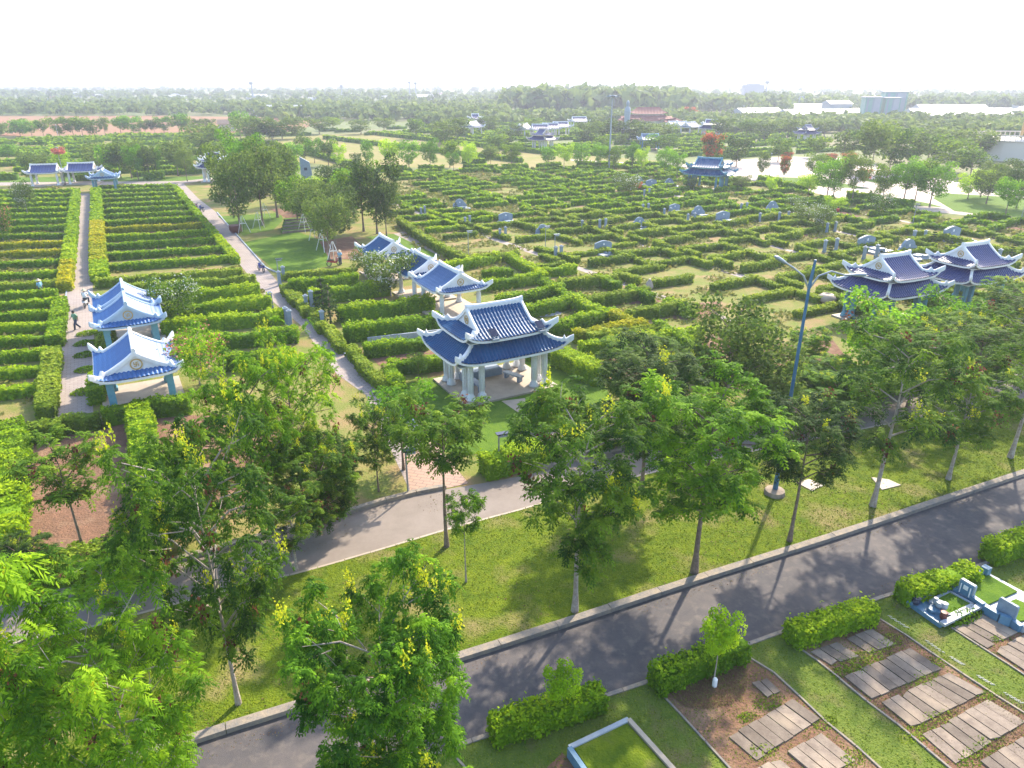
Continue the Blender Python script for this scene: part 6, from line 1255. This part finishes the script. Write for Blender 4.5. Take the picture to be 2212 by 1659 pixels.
for nm, (u0, v0), sg in (('right', UV(G(610, 505)), 1),):
    t = empty('terrace_steps', W(u0, v0), TH); tag(t, 'green terraced steps between the two garden lawns', 'steps')
    for k in range(5): mb = MB(); mb.box((4.2 + k * .1, 1.0 * k + .5, .16 + .12 * k), (8.4 - k * .5, 1.0, .3 + .24 * k)); mb.build('step', 'lawn_green', t)
    for k in range(5): mb = MB(); mb.box((4.2 + k * .1, 1.0 * k - .03, .16 + .12 * k), (8.4 - k * .5, .10, .34 + .24 * k)); mb.build('riser', 'concrete', t)
hg = MB()

# ------------------------------------------------------------------ motorbikes and people
def motorbike(loc, rz, label, col_='bikeblue'):
    t = empty('motorbike', loc, rz); tag(t, label, 'motorbike', 'parked motorbikes')
    for x, nm in ((-.6, 'rear'), (.62, 'front')):
        mb = MB(); mb.tube([(x + .27 * math.cos(a), 0, .3 + .27 * math.sin(a)) for a in [2 * PI * i / 20 for i in range(21)]], .05, 7); w_ = mb.build('wheel', 'dark', t)
        mb = MB(); [mb.tube([(x, 0, .3), (x + .25 * math.cos(a), 0, .3 + .25 * math.sin(a))], .012, 4) for a in [PI * i / 4 for i in range(8)]]; mb.build('spokes', 'metal', w_)
    mb = MB(); mb.prism([(-.75, .55), (-.3, .42), (.15, .32), (.35, .42), (.45, .85), (.38, .9), (.2, .5), (-.1, .62), (-.75, .72)], -.13, .13); mb.build('body', col_, t)
    mb = MB(); mb.prism([(-.75, .72), (0, .64), (.05, .72), (-.3, .80), (-.8, .80)], -.12, .12); mb.build('seat', 'dark', t)
    mb = MB(); mb.tube([(.62, 0, .3), (.42, 0, .95)], .04, 6); mb.build('fork', 'metal', t); mb = MB(); mb.tube([(.32, -.32, 1.0), (.42, 0, .95), (.32, .32, 1.0)], .022, 6); mb.build('handlebar', 'dark', t)
    mb = MB(); mb.lathe((.50, 0, .82), [(.02, 0), (.1, .05), (.1, .1), (.03, .15)], 10); mb.build('headlight', 'white', t)
    mb = MB(); mb.prism([(-.95, .60), (-.6, .52), (-.6, .56), (-.95, .66)], -.07, .07); mb.build('rear_fender', col_, t); return t
def person(loc, rz, pose, label, shirt, trouser='trouser', hat=None):
    """one skinned body; pose: joint dict"""
    J = dict(pelvis=(0, 0, .93), chest=(0, .02, 1.30), neck=(0, .03, 1.48), head=(0, .05, 1.60), top=(0, .04, 1.70), lsh=(-.17, .02, 1.42), lel=(-.24, .03, 1.15), lwr=(-.25, .12, .92), rsh=(.17, .02, 1.42), rel=(.24, .03, 1.15), rwr=(.25, .12, .92),
             lhip=(-.09, 0, .90), lkn=(-.10, .05, .50), lan=(-.11, 0, .08), lto=(-.11, .17, .04), rhip=(.09, 0, .90), rkn=(.10, .05, .50), ran=(.11, 0, .08), rto=(.11, .17, .04)); J.update(pose)
    R = dict(pelvis=.13, chest=.145, neck=.055, head=.095, top=.07, lsh=.062, rsh=.062, lel=.045, rel=.045, lwr=.03, rwr=.03, lhip=.095, rhip=.095, lkn=.06, rkn=.06, lan=.042, ran=.042, lto=.035, rto=.035)
    E_ = [('pelvis', 'chest'), ('chest', 'neck'), ('neck', 'head'), ('head', 'top'), ('chest', 'lsh'), ('lsh', 'lel'), ('lel', 'lwr'), ('chest', 'rsh'), ('rsh', 'rel'), ('rel', 'rwr'), ('pelvis', 'lhip'), ('lhip', 'lkn'), ('lkn', 'lan'), ('lan', 'lto'), ('pelvis', 'rhip'), ('rhip', 'rkn'), ('rkn', 'ran'), ('ran', 'rto')]
    K = list(J); K.sort(key=lambda k: k != 'pelvis'); V = [Vector(J[k]) for k in K]; Ed = [(K.index(a), K.index(b)) for a, b in E_]; Rd = [R[k] for k in K]
    for s in 'lr':                                        # palm, four fingers, thumb
        w_ = Vector(J[s + 'wr']); d = (w_ - Vector(J[s + 'el'])).normalized(); sd = d.cross(Vector((0, 1, .2))).normalized(); pm = w_ + d * .07; V.append(pm); Rd.append(.028); ip = len(V) - 1; Ed.append((K.index(s + 'wr'), ip))
        for q, ln in ((-1.5, .06), (-.5, .075), (.5, .07), (1.5, .055)):
            V.append(pm + sd * q * .016 + d * ln * .6); Rd.append(.009); Ed.append((ip, len(V) - 1)); V.append(V[-1] + d * ln * .3 + Vector((0, .03, 0)) * .6); Rd.append(.008); Ed.append((len(V) - 2, len(V) - 1))
        V.append(w_ + d * .035 + sd * .04 + Vector((0, .02, 0))); Rd.append(.011); Ed.append((ip, len(V) - 1))
    me = bpy.data.meshes.new('person'); me.from_pydata(V, Ed, []); root = bpy.data.objects.new('person', me); col.objects.link(root); me.materials.append(M['skin'])
    mod = root.modifiers.new('skin', 'SKIN'); root.modifiers.new('sub', 'SUBSURF').render_levels = 1
    for i, v in enumerate(me.skin_vertices[0].data): v.radius = (Rd[i], Rd[i]); v.use_root = (i == 0)
    root.location = loc; root.rotation_euler = (0, 0, rz); tag(root, label, 'person', 'people at work in the garden')
    def cloth(nm, chains, m, grow):
        mb = MB()
        for ch, rs in chains: mb.tube([Vector(J[c_]) for c_ in ch], [r_ + grow for r_ in rs], 10)
        mb.build(nm, m, root, sm=True)
    cloth('shirt', [(('pelvis', 'chest', 'neck'), (.15, .175, .06)), (('chest', 'lsh', 'lel'), (.08, .075, .055)), (('chest', 'rsh', 'rel'), (.08, .075, .055))], shirt, .018)
    cloth('trousers', [(('pelvis', 'lhip', 'lkn', 'lan'), (.12, .10, .07, .055)), (('pelvis', 'rhip', 'rkn', 'ran'), (.12, .10, .07, .055))], trouser, .018)
    h = Vector(J['head']); mb = MB()
    if hat: mb.lathe((h.x, h.y, h.z + .03), [(.27, 0), (.2, .04), (.13, .06), (.11, .15), (.04, .19)], 14); mb.build('hat', hat, root, sm=True)
    else: mb.lathe((h.x, h.y - .015, h.z - .02), [(.112, 0), (.125, .06), (.115, .13), (.06, .17)], 12); mb.build('hair', 'hair', root, sm=True)
    mb = MB(); [mb.box((h.x + sx * .035, h.y + .098, h.z + .015), (.02, .012, .012)) for sx in (-1, 1)]; mb.box((h.x, h.y + .105, h.z - .02), (.02, .03, .035)); mb.box((h.x, h.y + .095, h.z - .055), (.045, .01, .01)); mb.build('face', 'hair', root)
    return root
walk = dict(lkn=(-.10, .22, .52), lan=(-.10, .28, .09), lto=(-.10, .44, .08), rkn=(.10, -.02, .50), ran=(.10, -.32, .12), rto=(.10, -.20, .04), lel=(-.25, -.10, 1.18), lwr=(-.26, -.08, .94), rel=(.25, .12, 1.18), rwr=(.24, .30, 1.02))
sit = dict(pelvis=(0, -.1, .88), lhip=(-.1, -.08, .86), rhip=(.1, -.08, .86), lkn=(-.2, .32, .78), lan=(-.2, .22, .36), lto=(-.2, .38, .32), rkn=(.2, .32, .78), ran=(.2, .22, .36), rto=(.2, .38, .32), chest=(0, .02, 1.22), neck=(0, .08, 1.40), head=(0, .12, 1.52), top=(0, .13, 1.63), lsh=(-.17, .05, 1.34), rsh=(.17, .05, 1.34), lel=(-.25, .22, 1.14), lwr=(-.28, .42, 1.04), rel=(.25, .22, 1.14), rwr=(.28, .42, 1.04))
person(G(168, 712, .03), 2.6, walk, 'person in green shirt walking down the long path', 'shirt_green')
person(G(92, 640), 1.0, {}, 'person in light blue shirt standing behind a hedge row left of the path', 'shirt_blue', hat='straw')
person(G(736, 572, .03), 2.9, dict(lel=(-.3, .1, 1.2), lwr=(-.2, .25, 1.1)), 'person in pale teal shirt and hat standing beside the terrace', 'shirt_blue', hat='straw')
person(G(1807, 470, .0), 3, {}, 'person in red shirt beside the vivid yellow green bush', 'shirt_red')
motorbike(G(187, 662, .03), TH + 1.4, 'pale wrapped motorbike with its rider on the right side of the long path', 'shirt_white'); person(G(187, 662, .03) + Vector((0.05, 0, 0)), TH + 1.4 - PI / 2, sit, 'person in pale clothes and hat seated on the motorbike beside the pavilions', 'shirt_white', hat='straw')
motorbike(G(565, 586, .03), 2.3, 'dark blue motorbike parked on the diagonal path by the garden kerb', 'bikeblue')
motorbike(G(426, 453, .03), 2.0, 'dark motorbike at the far part of the diagonal path, left of two', 'bikered'); motorbike(G(436, 456, .03), 2.4, 'dark motorbike at the far part of the diagonal path, right of two', 'bikeblue')
motorbike(G(722, 574, .03), .6, 'motorbike standing behind the worker in the hat', 'bikered')
# litter and leaves on the lawn: a few pale scraps
# ------------------------------------------------------------------ haze
mb = MB(); mb.box((0, 4440, 48), (18200, 9100, 98))
hz = mb.build('haze', None); hz['kind'] = 'stuff'; hz['label'] = 'pale daylight haze over the whole plain'
m = bpy.data.materials.new('haze'); m.use_nodes = True; n = m.node_tree; n.nodes.remove(n.nodes['Principled BSDF'])
pv = n.nodes.new('ShaderNodeVolumePrincipled'); pv.inputs['Color'].default_value = (0.72, 0.76, 0.90, 1); pv.inputs['Density'].default_value = 0.00048; pv.inputs['Anisotropy'].default_value = 0.25
n.links.new(pv.outputs[0], n.nodes['Material Output'].inputs['Volume']); hz.data.materials.append(m)
